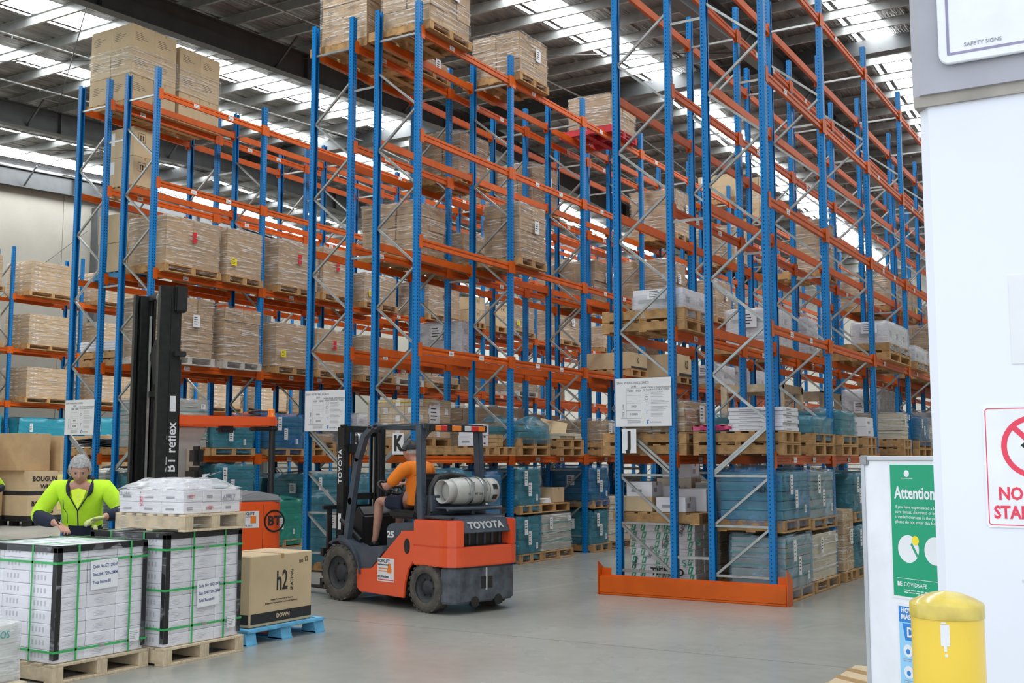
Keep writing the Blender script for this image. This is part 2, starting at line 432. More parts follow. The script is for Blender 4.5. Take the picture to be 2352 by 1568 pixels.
# weather skin above, so no daylight leaks round the joints
sk = MB()
for j in range(2):
    ya, yb = YR[j], YR[j+1]
    sk.add([(-34.5, ya, ridge(ya)+.12), (7.5, ya, ridge(ya)+.12), (7.5, yb, ridge(yb)+.12), (-34.5, yb, ridge(yb)+.12)], [(0,1,2,3)])
ob('roof_skin', sk.mesh('skin', ZINC), ceil)
pm = MB().prism([(-.005,-.1),(.055,-.1),(.055,-.095),(.005,-.095),(.005,.1),(-.055,.1),(-.055,.095),(-.005,.095)], -32.2, 7.3, 'x')
pmesh = pm.mesh('purlin', ZINC)
y = 5.0
while y < 52:
    if abs(y-27.6) > .5: ob('purlin', pmesh, ceil, (0, y, ridge(y)-.11))
    y += 1.25
ob('ridge_beam', MB().box(-34.3, 7, 27.45, 27.75, ridge(27.6)-.42, ridge(27.6)-.06).mesh('ridge', DKST), ceil)
def rafter(x, dep=.62, fl=.26):
    mb = MB()
    for j in range(2):
        ya, yb = YR[j], YR[j+1]
        for (xa, xb, za, zb) in ((x-.006, x+.006, -dep, 0), (x-fl/2, x+fl/2, -dep-.02, -dep), (x-fl/2, x+fl/2, -.02, 0)):
            t = -.21
            vs = [(xa, ya, ridge(ya)+t+za), (xb, ya, ridge(ya)+t+za), (xb, ya, ridge(ya)+t+zb), (xa, ya, ridge(ya)+t+zb),
                  (xa, yb, ridge(yb)+t+za), (xb, yb, ridge(yb)+t+za), (xb, yb, ridge(yb)+t+zb), (xa, yb, ridge(yb)+t+zb)]
            mb.add(vs, [(0,1,2,3),(7,6,5,4),(0,4,5,1),(1,5,6,2),(2,6,7,3),(3,7,4,0)])
    for yy in range(8, 52, 6):
        mb.box(x-fl/2, x+fl/2, yy, yy+.012, ridge(yy)-.21-dep, ridge(yy)-.21)
    return mb.mesh('rafter', DKST)
for x in (-34.0, -26.9, -17.8, -8.3, 1.2):
    ob('rafter', rafter(x), ceil)
    for yy in range(9, 52, 5):
        for sgn in (-1, 1):
            ob('fly_brace', MB().bar((x, yy, ridge(yy)-.8), (x+sgn*.65, yy+.02, ridge(yy)-.16), (0, 1, 0), (0, 0, 1), .05, .05).mesh('fly', DKST), ceil)
for x in (-29.2, -25.0, -21.9, -16.0, -13.9, -3.2):
    mb = MB()
    mb.rod((x, 4.6, ridge(4.6)-.30), (x, 27.6, ridge(27.6)-.30), .022, 8); mb.rod((x, 27.6, ridge(27.6)-.30), (x, 52, ridge(52)-.30), .022, 8)
    for yy in range(6, 52, 3): mb.rod((x, yy, ridge(yy)-.30), (x, yy, ridge(yy)-.38), .015, 6)
    ob('sprinkler_pipe', mb.mesh('pipe', GALV), ceil)
for (p, q) in (((-26.9, 13.9, 11), (-17.8, 19.9, 11.3)), ((-26.9, 19.9, 11.3), (-17.8, 13.9, 11)), ((-17.8, 19.9, 11.3), (-8.3, 26, 11.6)), ((-8.3, 19.9, 11.3), (1.2, 26, 11.6)), ((-34.0, 19, 11.2), (-26.9, 25, 11.5))):
    ob('tie_rod', MB().rod(p, q, .012, 6).mesh('tie', DKST), ceil)
for i in range(3):
    ob('wall_brace_rod', MB().rod((-34.1, 18.4+i*9, 3), (-34.1, 26.8+i*9, 10), .012, 6).mesh('tie', DKST), wl)

# ---------------------------------------------------------------- pallet racking
PITCH = 2.68; Y0 = 13.27; NF = 11
LV = [0, 1.76, 3.36, 4.96, 6.56, 8.16]
XX = {'L': -17.2, 'K': -11.57, 'J': -6.3}
PX = (0, .76, 1.26, 2.02)
HP = 8.57
def post_mesh(h, side):
    # open rolled channel: web towards the aisle, two flanges, returned lips
    s = side; t = .004
    mb = MB(); a = .036*s
    mb.box(min(a, a-t*s), max(a, a-t*s), -.05, .05, 0, h)
    for y in (-1, 1):
        y0, y1 = sorted((.05*y, (.05-t)*y)); x0, x1 = sorted((-.040*s, .036*s)); mb.box(x0, x1, y0, y1, 0, h)
        y0, y1 = sorted((.05*y, .026*y)); x0, x1 = sorted((-.040*s, (-.040+t)*s)); mb.box(x0, x1, y0, y1, 0, h)
    mb.box(-.055, .055, -.075, .075, 0, .008)
    return mb.mesh('post', MATS['post'])
POSTM = {(HP, 1): post_mesh(HP, 1), (HP, -1): post_mesh(HP, -1)}
def beam_mesh(seed, length=PITCH-.1, stickers=True):
    rnd = random.Random(seed); L = length; mb = MB()
    # stepped box section with a rolled groove on its face, beam runs +y from 0
    sec = [(-.022,-.055),(.024,-.055),(.024,-.02),(.014,-.012),(.014,.012),(.024,.02),(.024,.055),(-.022,.055)]
    mb.prism(sec, .004, L-.004, 'y')
    for y in (0, L):
        y0, y1 = (0, .05) if y == 0 else (L-.05, L)
        mb.box(.024, .030, y0-.0, y1, -.10, .10)
        p0, p1 = (-.048, .05) if y == 0 else (L-.05, L+.048)
        mb.box(.038, .042, p0, p1, -.10, .10)
        yy0, yy1 = (0, .006) if y == 0 else (L-.006, L)
        mb.box(-.03, .040, yy0, yy1, -.10, .10)
    if stickers:
        for k in range(rnd.choice((1, 2, 2))):
            y = L*(.28+.36*k)+rnd.uniform(-.1, .1); mb.box(.0242, .0262, y, y+.13, -.035, .035, 1)
            mb.box(.0262, .0268, y+.02, y+.11, -.014, -.008, 2); mb.box(.0262, .0268, y+.02, y+.08, .008, .013, 2)
    return mb.mesh('beam', [ORM, PAPER, INK])
BEAMS = [beam_mesh(i) for i in range(3)]+[beam_mesh(9, stickers=False)]
def brace_mesh(dx, dz):
    L = math.hypot(dx, dz); mb = MB()
    # small cold-rolled channel
    ang = math.atan2(dz, dx); M = Matrix.Rotation(-ang, 4, 'Y')
    for (x0, x1, y0, y1, z0, z1) in ((0, L, -.018, -.015, -.016, .016), (0, L, -.018, .016, -.016, -.013), (0, L, -.018, .016, .013, .016)):
        mb.box(x0, x1, y0, y1, z0, z1, 0, M)
    return mb.mesh('brace', GALV)
BR = {'h': brace_mesh(.70, 0), 'up': brace_mesh(.70, .58), 'dn': brace_mesh(.70, -.58)}
SP = MB().box(0, .42, -.018, -.014, -.018, .018).box(0, .42, -.018, .016, .014, .018).mesh('spacer', GALV)
BASEZ = []
def bracing(flip):
    """list of (kind, z) for one frame; left frame leans one way, right frame mirrors it"""
    out = [('h', .30), ('h', .90), ('h', 1.51), ('h', 8.08)]
    for k in range(3): out.append(('dn' if not flip else 'up', (.88+.61*k) if not flip else (.30+.61*k)))
    z = 1.56; up = False
    k = 0
    while z+.6 < 8.15:
        # zigzag above: alternate
        if not flip:   # right node low -> left node high -> right ...
            out.append(('dn', z+.60) if k % 2 == 0 else ('up', z))
        else:
            out.append(('up', z) if k % 2 == 0 else ('dn', z+.60))
        z += .60; k += 1
    # alternate panels keep the same node: shift handled by order
    return out
def build_rack(row, label, nf=NF):
    X = XX[row]
    t = thing('pallet_rack', label, 'pallet rack', (X, Y0, 0), 0, 'rows of pallet racking')
    for k in range(nf):
        for i, px in enumerate(PX):
            ob('upright_post', POSTM[(HP, -1 if i in (0, 2) else 1)], t, (px, k*PITCH, 0))
    nb = 0; far = MB()
    for k in range(nf):
        for fi, px in enumerate((0, 1.26)):
            for kind, z in bracing(fi == 1):
                if nb < 290:
                    ob('brace', BR[kind], t, (px+.03, k*PITCH, z)); nb += 1
                else:
                    dz = {'h': 0, 'up': .58, 'dn': -.58}[kind]
                    far.bar((px+.03, k*PITCH, z), (px+.73, k*PITCH, z+dz), (0, 0, 1), (0, 1, 0), .032, .03)
        for z in (.5, 4.75, 7.38):
            ob('row_spacer', SP, t, (.80, k*PITCH, z))
    if far.v:
        o = ob('far_bracing', far.mesh('far', GALV), t); o['kind'] = 'stuff'
    rnd = random.Random(ord(row))
    for k in range(nf-1):
        for i, px in enumerate(PX):
            for lv in LV[1:]:
                o = ob('beam', rnd.choice(BEAMS), t, (px, k*PITCH+.05, lv-.055))
                if i in (0, 2):
                    o.rotation_euler = (0, 0, math.pi); o.location = (px, (k+1)*PITCH-.05, lv-.055)
    return t
RK = {'L': build_rack('L', 'double row of blue and orange racking beyond the black lifting mast'),
      'K': build_rack('K', 'double row of blue and orange racking bearing the letter K card'),
      'J': build_rack('J', 'double row of blue and orange racking standing behind the orange end guard')}
# rack along the cream side wall
XM = -29.7; YM = 20.75; PM = 2.45; HM = 8.0
POSTM[(HM, 1)] = post_mesh(HM, 1); POSTM[(HM, -1)] = post_mesh(HM, -1)
BM = beam_mesh(5, PM-.1, False)
tM = thing('pallet_rack', 'single row of racking before the cream side wall', 'pallet rack', (XM, YM-2*PM, 0), 0, 'rows of pallet racking')
for k in range(9):
    for i, px in enumerate((0, -.76)):
        ob('upright_post', POSTM[(HM, 1 if i == 0 else -1)], tM, (px, k*PM, 0))
    for kind, z in bracing(False):
        if z < 7.9: ob('brace', BR[kind], tM, (-.73, k*PM, z))
    if k < 8:
        for px in (0, -.76):
            for lv in LV[1:5]:
                if k < 2 and lv > 6: continue
                o = ob('beam', BM, tM, (px, k*PM+.05, lv-.055))
                if px < 0: o.rotation_euler = (0, 0, math.pi); o.location = (px, (k+1)*PM-.05, lv-.055)

# ---------------------------------------------------------------- pallets
def pallet_parts(sx, sy, mt, bearers_along_x=True, boards=7):
    """list of (name, mesh, loc); origin at the centre of the underside, 0.145 high"""
    key = ('pal', round(sx, 2), round(sy, 2), mt.name, bearers_along_x, boards)
    if key in PALC: return PALC[key]
    out = []
    # bearers
    L, W = (sx, sy) if bearers_along_x else (sy, sx)      # bearers run along L
    bm_ = bevel_mesh(MB().box(-L/2, L/2, -.05, .05, .018, .125).mesh('bearer', mt), .003)
    bw = W*.76/boards
    bd = bevel_mesh(MB().box(-bw/2, bw/2, -W/2, W/2, 0, .019).mesh('deck_board', mt), .002)
    for i in (-1, 0, 1): out.append(('bearer', bm_, (0, i*(W/2-.05), 0)))
    for i in range(boards): out.append(('deck_board', bd, (-L/2+bw/2+(L-bw)*i/(boards-1), 0, .125)))
    for i in (-1, 0, 1): out.append(('bottom_board', bd, (i*(L-bw)/2, 0, 0)))
    if not bearers_along_x:
        out = [(n, m, (-l[1], l[0], l[2]), math.pi/2) for n, m, l in out]
    else: out = [(n, m, l, 0) for n, m, l in out]
    PALC[key] = out
    return out
PALC = {}; PALJ = {}
def joined_pallet(sx, sy, mt):
    key = (round(sx, 1), round(sy, 1), mt.name)
    if key in PALJ: return PALJ[key]
    mb = MB()
    for i in (-1, 0, 1): mb.box(-sx/2, sx/2, i*(sy/2-.05)-.05, i*(sy/2-.05)+.05, .018, .125)
    for i in range(6):
        x = -sx/2+.06+(sx-.12)*i/5; mb.box(x-.06, x+.06, -sy/2, sy/2, .125, .144)
    for i in (-1, 0, 1): mb.box(i*(sx/2-.06)-.06, i*(sx/2-.06)+.06, -sy/2, sy/2, 0, .018)
    PALJ[key] = mb.mesh('pallet', mt); return PALJ[key]
def pallet(loc, sx, sy, label, mt=None, detail=True, rz=0, group='timber pallets in the racking', bx=True, name='timber_pallet'):
    mt = mt or WOOD
    if not detail:
        o = ob(name, joined_pallet(sx, sy, mt), None, loc, (0, 0, rz)); return tag(o, label, 'pallet', group)
    t = thing(name, label, 'pallet', loc, rz, group)
    for n, m, l, r in pallet_parts(sx, sy, mt, bx): ob(n, m, t, l, (0, 0, r))
    return t

# ---------------------------------------------------------------- film shells, cartons
def shell_mesh(sx, sy, sz, seed, amp=.02, skirt=.06, mt=None, drape=0, open_bottom=True):
    """wrinkled bag pulled over a box sx*sy*sz with the base at z=-skirt"""
    rnd = random.Random(seed); n = 9
    ph = [rnd.uniform(0, 6.3) for _ in range(8)]
    def disp(p, nrm):
        x, y, z = p
        a = math.sin(x*9+ph[0]+3*z)+math.sin(y*11+ph[1]-4*z)+math.sin(z*17+ph[2]+2*x+3*y)+.6*math.sin((x+y)*23+ph[3]+z*9)+.4*math.sin(z*41+ph[4]+x*5)
        return p+nrm*(amp*(.9+.42*a))
    mb = MB(); hx, hy = sx/2, sy/2
    def grid(o, u, v, nrm, nu, nv, top=False):
        vs = []
        for i in range(nu+1):
            for j in range(nv+1):
                p = o+u*(i/nu)+v*(j/nv)
                q = disp(p, nrm)
                e = max(abs(p.x)/hx, abs(p.y)/hy)
                if top and drape:
                    q.z += drape*(1-min(1, e)**4)*(.5+.3*math.sin(ph[5]+p.x*6+p.y*5)+.2*math.sin(ph[6]+p.x*13-p.y*9)+.1*math.sin(p.x*31+p.y*23))
                if not top and p.z < .05:      # flare round the pallet
                    q += nrm*.015*math.sin(p.x*30+p.y*27+ph[6])
                vs.append(q)
        fs = [(i*(nv+1)+j, (i+1)*(nv+1)+j, (i+1)*(nv+1)+j+1, i*(nv+1)+j+1) for i in range(nu) for j in range(nv)]
        mb.add(vs, fs, 0, True)
    X, Y, Z = Vector((1,0,0)), Vector((0,1,0)), Vector((0,0,1))
    nz = n if sz > .4 else 5
    h = sz+skirt
    grid(Vector((-hx,-hy,-skirt)), X*sx, Z*h, -Y, n, nz); grid(Vector((-hx,hy,-skirt)), X*sx, Z*h, Y, n, nz)
    grid(Vector((-hx,-hy,-skirt)), Y*sy, Z*h, -X, n, nz); grid(Vector((hx,-hy,-skirt)), Y*sy, Z*h, X, n, nz)
    grid(Vector((-hx,-hy,sz)), X*sx, Y*sy, Z, n, n, True)
    me = mb.mesh('shell', mt)
    bm = bmesh.new(); bm.from_mesh(me); bmesh.ops.remove_doubles(bm, verts=bm.verts, dist=amp*1.2+.004); bmesh.ops.recalc_face_normals(bm, faces=bm.faces); bm.to_mesh(me); bm.free()
    me.polygons.foreach_set('use_smooth', [True]*len(me.polygons))
    return me
CARTC = {}
def carton_mesh(sx, sy, sz, mt, tape=True, prn=None, bev=.005):
    key = (round(sx, 3), round(sy, 3), round(sz, 3), mt.name, tape, prn)
    if key in CARTC: return CARTC[key]
    me0 = bevel_mesh(MB().box(-sx/2, sx/2, -sy/2, sy/2, 0, sz).mesh('c', mt), bev)
    mats = [mt]; mb = MB(); mb.add([v.co for v in me0.vertices], [tuple(p.vertices) for p in me0.polygons], 0)
    if tape:
        mats.append(TAPE); i = len(mats)-1
        mb.box(-sx/2-.0008, sx/2+.0008, -.022, .022, sz-.045, sz+.0008, i)
    if prn == 'icons':      # rows of small handling icons and text
        mats.append(PALEINK); i = len(mats)-1
        for k in range(4):
            x = -sx*.33+k*sx*.13; mb.box(x, x+sx*.06, -sy/2-.001, -sy/2-.0002, sz*.35, sz*.75, i)
        for k in range(4):
            mb.box(sx/2+.0002, sx/2+.001, -sy*.26+.02*(k % 2), sy*(.05+.06*(k % 3)), sz*(.28+.12*k), sz*(.32+.12*k), i)
    if prn == 'text':
        mats.append(INK); i = len(mats)-1
        for k in range(5):
            mb.box(sx/2+.0002, sx/2+.001, -sy*.36, -sy*.36+sy*(.3+.09*(k*3 % 4)), sz*(.40+.07*k), sz*(.415+.07*k), i)
            mb.box(-sx*.36, -sx*.36+sx*(.3+.09*(k*5 % 4)), -sy/2-.001, -sy/2-.0002, sz*(.40+.07*k), sz*(.415+.07*k), i)
    if prn == 'arrows':
        mats.append(INK); i = len(mats)-1
        for (a, b_, c_, d_) in ((.10, .40, .50, .515), (.10, .40, .80, .815), (.10, .115, .5, .815), (.385, .40, .5, .815), (.18, .22, .56, .74), (.28, .32, .56, .74), (.16, .24, .70, .72), (.26, .34, .70, .72)):
            mb.box(sx/2+.0002, sx/2+.001, sy*(-.5+a+.1), sy*(-.5+b_+.1), sz*c_, sz*d_, i)
        mats.append(PAPER); i = len(mats)-1
        mb.box(-sx*.42, -sx*.18, -sy/2-.002, -sy/2-.0002, sz*.45, sz*.88, i)
    if prn == 'white':
        mats.append(GREYINK); i = len(mats)-1
        mb.box(-sx*.3, sx*.1, -sy/2-.001, -sy/2-.0002, sz*.3, sz*.5, i); mb.box(sx/2+.0002, sx/2+.001, -sy*.3, 0, sz*.3, sz*.6, i)
    if prn == 'senio':
        mats += [GREENI, INK]; i = len(mats)-2
        rr = random.Random(int(sx*1000+sz*77))
        for k in (0, 2, 5) if sx > .3 else (1,):
            x = -sx*.48+k*sx*.15
            mb.add([(x, -sy/2-.001, sz*.05), (x+sx*.13, -sy/2-.001, sz*.05), (x+sx*.18, -sy/2-.001, sz*.95), (x+sx*.05, -sy/2-.001, sz*.95)], [(0,1,2,3)], i)
            mb.add([(x+sx*.04, -sy/2-.0015, sz*.25), (x+sx*.08, -sy/2-.0015, sz*.25), (x+sx*.12, -sy/2-.0015, sz*.75), (x+sx*.08, -sy/2-.0015, sz*.75)], [(0,1,2,3)], 0)
    if prn == 'bands':
        mats.append(PAPER); i = len(mats)-1
        for k in range(3): mb.box(-sx*.36+k*.2*sx, -sx*.26+k*.2*sx, -sy/2-.001, -sy/2-.0002, sz*.45, sz*.62, i)
        for k in range(2): mb.box(sx/2+.0002, sx/2+.001, -sy*.42+k*.09*sy, -sy*.36+k*.09*sy, sz*.45, sz*.62, i)
    me = mb.mesh('carton', mats); CARTC[key] = me
    return me
def stack(t, sx, sy, h, nx, ny, nz, mt, rnd, z0=0, tape=True, prn=None, gap=.004, jit=.006, name='carton', hollow=True):
    cx, cy, cz = sx/nx, sy/ny, h/nz
    me = carton_mesh(cx-gap, cy-gap, cz-.002, mt, tape, prn)
    for k in range(nz):
        for i in range(nx):
            for j in range(ny):
                if hollow and 0 < i < nx-1 and 0 < j < ny-1 and k < nz-1: continue
                if hollow and i == 0 and nx > 1 and 0 < j < ny-1 and k < nz-1 and nx*ny*nz > 20: continue
                ob(name, me, t, (-sx/2+cx*(i+.5)+rnd.uniform(-jit, jit), -sy/2+cy*(j+.5)+rnd.uniform(-jit, jit), z0+cz*k), (0, 0, rnd.uniform(-.008, .008)))
def core(t, sx, sy, h, nz, mt, rnd, name='layer'):
    """one flat layer per course of tiles"""
    me = carton_mesh(sx-.01, sy-.01, h/nz-.006, mt, False, None)
    for k in range(nz): ob(name, me, t, (rnd.uniform(-.008, .008), rnd.uniform(-.008, .008), h/nz*k))
def sticker(t, mt, face, x, y, z, wd, ht, lines=True):
    mb = MB()
    if face == '+x': mb.box(x, x+.003, y-wd/2, y+wd/2, z-ht/2, z+ht/2)
    else: mb.box(x-wd/2, x+wd/2, y-.003, y, z-ht/2, z+ht/2)
    if lines:
        for k in range(4):
            zz = z+ht*(.3-.18*k)
            if face == '+x': mb.box(x+.003, x+.0036, y-wd*.38, y+wd*(.1+.07*(k % 3)), zz-ht*.03, zz+ht*.03, 1)
            else: mb.box(x-wd*.38, x+wd*(.1+.07*(k % 3)), y-.0036, y-.003, zz-ht*.03, zz+ht*.03, 1)
    ob('label_sheet', mb.mesh('label', [mt, INK if mt != REDL else REDL]), t)
def straps(t, sx, sy, h, zs, mt, o=.012, name='strap'):
    for z in zs:
        mb = MB()
        for a in (-1, 1):
            mb.box(-sx/2-o, sx/2+o, a*(sy/2+o)-.001, a*(sy/2+o)+.001, z-.008, z+.008)
            mb.box(a*(sx/2+o)-.001, a*(sx/2+o)+.001, -sy/2-o, sy/2+o, z-.008, z+.008)
        ob(name, mb.mesh('strap', mt), t)

KINDS = {
 'wrap': ('film-wrapped brown carton stack', 'wrapped_carton_stack', 'carton stack'),
 'wrapbox': ('huge film-wrapped brown box', 'wrapped_box', 'box'),
 'plain': ('big cartons with film band', 'carton_stack', 'carton stack'),
 'plain2': ('two stacked plain brown boxes', 'box_stack', 'boxes'),
 'blue': ('tile stack bagged in blue film', 'bagged_tile_stack', 'wrapped stack'),
 'bluep': ('tile stack in bright blue film', 'bagged_tile_stack', 'wrapped stack'),
 'bluetent': ('stack with billowing pale blue film', 'bagged_tile_stack', 'wrapped stack'),
 'bluec': ('stack in loose clear blue film', 'bagged_tile_stack', 'wrapped stack'),
 'bluedark': ('slim stack in dark teal film', 'bagged_tile_stack', 'wrapped stack'),
 'green': ('stack wrapped in green film', 'bagged_tile_stack', 'wrapped stack'),
 'turq': ('low stack in turquoise film', 'bagged_tile_stack', 'wrapped stack'),
 'grey': ('grey stack under clear film', 'wrapped_tile_stack', 'wrapped stack'),
 'cream': ('cream carton stack under clear film', 'wrapped_tile_stack', 'wrapped stack'),
 'white': ('milky film-wrapped white carton stack', 'wrapped_carton_stack', 'carton stack'),
 'whitewrap': ('half-unwrapped white carton stack', 'wrapped_carton_stack', 'carton stack'),
 'whiteflat': ('stack of flat white cartons', 'flat_carton_stack', 'carton stack'),
 'whitebox': ('white boxes stacked in a column', 'box_stack', 'boxes'),
 'smalltan': ('small tan boxes stacked together', 'box_stack', 'boxes'),
 'mixed': ('opened cream cartons with a raised flap', 'open_carton_stack', 'boxes'),
 'strap': ('labelled brown cartons with yellow strap', 'strapped_carton_stack', 'carton stack'),
 'senio': ('stack of green-printed white cartons', 'printed_carton_stack', 'carton stack'),
 'brownc': ('brown cartons under clear film', 'wrapped_carton_stack', 'carton stack'),
 'h2': ('tan chair carton with black printing', 'chair_carton', 'box'),
 'black': ('pile of folded black film', 'folded_film_pile', 'film'),
 'long': ('layered long brown cartons in film', 'wrapped_carton_stack', 'carton stack'),
}
SEED = [100]
def row_end(x0): return x0 > -5
def load(kind, x0, x1, y0, y1, z, h, where, fine=True, group=None, film_amp=None):
    """place one load whose footprint is x0..x1, y0..y1 with its underside at z"""
    desc, name, cat = KINDS[kind]
    SEED[0] += 1; rnd = random.Random(SEED[0]); sx, sy = x1-x0, y1-y0
    lab = desc+', '+where
    t = thing(name, lab, cat, ((x0+x1)/2, (y0+y1)/2, z), 0, group or 'loads on the pallet racking')
    nx = max(1, round(sx/.42)); ny = max(1, round(sy/.42)); nz = max(1, round(h/.24))
    if not fine: nx, ny, nz = max(1, nx-1), max(1, ny-1), max(1, round(h/.4))
    S = SEED[0]
    if kind == 'wrap':
        stack(t, sx*.95, sy*.95, h*.98, nx, ny, nz, CARD2, rnd, tape=fine, jit=.014, prn='text' if fine and S % 3 else None)
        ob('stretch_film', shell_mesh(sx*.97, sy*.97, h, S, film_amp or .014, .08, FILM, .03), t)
        if S % 2: sticker(t, PAPER, '+x', sx/2+.02, sy*.1, h*.6, .16, .22)
    elif kind in ('wrapbox',):
        stack(t, sx*.96, sy*.96, h, 1, 2 if sy > 1.25 else 1, 1, CARD2, rnd, prn=None, jit=.004)
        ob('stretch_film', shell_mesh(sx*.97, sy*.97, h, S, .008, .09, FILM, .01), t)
        if S % 3 == 0: sticker(t, YELL, '+x', sx/2+.016, -sy*.32, h*.28, .14, .13)
        else: sticker(t, REDL, '+x', sx/2+.016, 0, h*.68, .10, .09, False); sticker(t, REDL, '+x', sx/2+.016, 0, h*.56, .10, .08, False)
    elif kind == 'plain':
        stack(t, sx*.97, sy*.97, h, 2, 2, 3, CARDL, rnd, prn='text', jit=.008, hollow=False)
        ob('film_band', shell_mesh(sx, sy, h*.36, S, .006, 0, FILM, 0), t, (0, 0, h*.34))
    elif kind == 'plain2':
        stack(t, sx, sy, h, 1, 1, 2, CARDL, rnd, prn='arrows', jit=.006)
    elif kind == 'h2':
        stack(t, sx, sy, h, 1, 1, 1, CARDL, rnd, prn=None)
        text('printed_name', 'h2', h*.5, INK, t, (sx/2+.004, -sy*.05, h*.55), '+x', 'CENTER', sx=.7)
        ob('printed_band', MB().box(sx/2, sx/2+.002, -sy/2+.02, sy/2-.02, h*.04, h*.16).mesh('band', INK), t)
    elif kind in ('blue', 'bluep', 'bluec', 'bluetent', 'bluedark', 'green', 'turq'):
        fm = {'blue': FILMB, 'bluep': FILMPB, 'bluetent': FILMB, 'bluec': FILMCB, 'bluedark': FILMB, 'green': FILMG, 'turq': FILMT}[kind]
        if kind == 'blue' and S % 4 == 1: fm = FILMDB
        core(t, sx*.95, sy*.95, h*.97, max(2, round(h/.13)), TILE if kind != 'bluep' else GREYC, rnd)
        if h > .3: straps(t, sx*.95, sy*.95, h, [h*.22, h*.45, h*.68, h*.88], STRAPT, .006)
        ob('plastic_bag', shell_mesh(sx*.97, sy*.97, h, S, .018 if kind != 'bluetent' else .03, .10, fm, .05 if kind != 'bluetent' else .20), t)
        for (yy, zz, a, b_) in ((-sy*.28, .72, .10, .26), (-sy*.10, .42, .10, .22), (sy*.22, .2, .06, .10)):
            if h > .35: sticker(t, PAPER, '+x', sx/2+.032, yy, h*zz, a, min(b_, h*.4))
        if h > .35 and kind not in ('bluep', 'bluetent', 'bluec'): sticker(t, PAPER, '-y', sx*.1, -sy/2-.036, h*.6, .16, min(.2, h*.3))
        if kind == 'bluec': text('marker_writing', 'TIEN', .10, INK, t, (.05, -sy/2-.045, h*.62), '-y', spin=R(-5))
    elif kind in ('grey', 'cream'):
        core(t, sx*.96, sy*.96, h*.99, max(2, round(h/.14)), GREYC if kind == 'grey' else CREAM, rnd)
        if h > .3: straps(t, sx*.96, sy*.96, h, [h*.25, h*.5, h*.75], STRAPT if kind == 'grey' else PAPER, .004)
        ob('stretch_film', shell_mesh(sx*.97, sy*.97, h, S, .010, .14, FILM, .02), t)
        sticker(t, PAPER, '+x', sx/2+.02, -sy*.25, h*.75, .10, min(.2, h*.4)); sticker(t, PAPER, '+x', sx/2+.02, sy*.34, h*.85, .10, .09)
    elif kind in ('white', 'whitewrap'):
        stack(t, sx*.95, sy*.95, h*.98, nx, ny, nz, CARDW, rnd, tape=False, prn='white')
        hh = h if kind == 'white' else h*.62
        ob('stretch_film', shell_mesh(sx*.97, sy*.97, hh, S, .013, .12, FILMW, .04), t)
        sticker(t, PAPER, '-y', 0, -sy/2-.03, h*.7, .26, min(.25, h*.5))
    elif kind == 'whiteflat':
        stack(t, sx, sy, h, 1, 1 if sy < 1 else 2, max(3, round(h/.05)), CARDW, rnd, tape=False, prn='white', jit=.014, hollow=False)
    elif kind == 'whitebox':
        stack(t, sx, sy, h, 1, 1, max(2, round(h/.14)), CARDW, rnd, tape=False, prn='white', jit=.008)
    elif kind == 'smalltan':
        stack(t, sx, sy, h, 1, 2, 3, CARD, rnd, tape=True, jit=.005)
    elif kind == 'mixed':
        stack(t, sx, sy*.95, h*.6, 2, 3, 2, CREAM, rnd, tape=False, prn=None, jit=.02, hollow=False)
        for k in range(3):
            x = -sx*.1+k*.05; yy = -sy*.3+k*.3*sy
            ob('tile_box', MB().box(-.16, .16, -.02, .02, 0, .22).mesh('t', CREAM), t, (x, yy, h*.6), (0, .3, .2*k))
        ob('raised_flap', bevel_mesh(MB().box(-.25, .25, -.004, .004, 0, .30).mesh('f', CARDL), .002), t, (sx*.1, sy*.1, h*.6), (R(-35), .2, .5))
    elif kind == 'strap':
        stack(t, sx, sy, h, 4, 4, 5, CARDL, rnd, tape=False, jit=.004)
        straps(t, sx, sy, h, [h*.93], STRAPY, .006)
        for k in range(5):
            for j in range(4):
                if (k*3+j) % 2 == 0:
                    sticker(t, PAPER, '+x', sx/2+.002, -sy*.38+j*sy*.25, h*(.1+.2*k), .09, .10, False)
                    sticker(t, PAPER, '-y', -sx*.38+j*sx*.25, -sy/2-.002, h*(.1+.2*k), .09, .10, False)
        sticker(t, PAPER, '+x', sx/2+.008, 0, h*.6, .30, .34)
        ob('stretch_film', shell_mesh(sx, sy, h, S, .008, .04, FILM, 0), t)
    elif kind == 'senio':
        stack(t, sx, sy, h, 2, 2, 7, CARDW, rnd, tape=False, prn='senio', jit=.012, hollow=False)
        for k in range(4): text('printed_name', 'SENIO', .07, INK, t, (-sx*.45+.22*k, -sy/2-.018, h*(.2+.2*(k % 4))), '-y', 'LEFT', spin=R(70), sx=.8)
        for k in range(5): text('printed_initial', 'S', .13, GREENI, t, (-sx*.36+.2*k, -sy/2-.018, h*(.12+.19*((k*2) % 5))), '-y', 'LEFT', spin=R(15))
        text('marker_writing', 'TIENTO', .13, INK, t, (-sx*.18, -sy/2-.02, h*.16), '-y', 'LEFT', sx=1.0, bold=.003)
        ob('stretch_film', shell_mesh(sx, sy, h*.9, S, .012, .03, FILM, 0), t)
    elif kind == 'brownc':
        stack(t, sx*.96, sy*.96, h, 2, 3, 5, CARD, rnd, tape=False, prn='bands')
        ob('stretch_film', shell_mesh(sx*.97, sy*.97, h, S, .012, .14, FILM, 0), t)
        sticker(t, PAPER, '+x', sx/2+.025, 0, h*.55, .12, .20)
    elif kind == 'black':
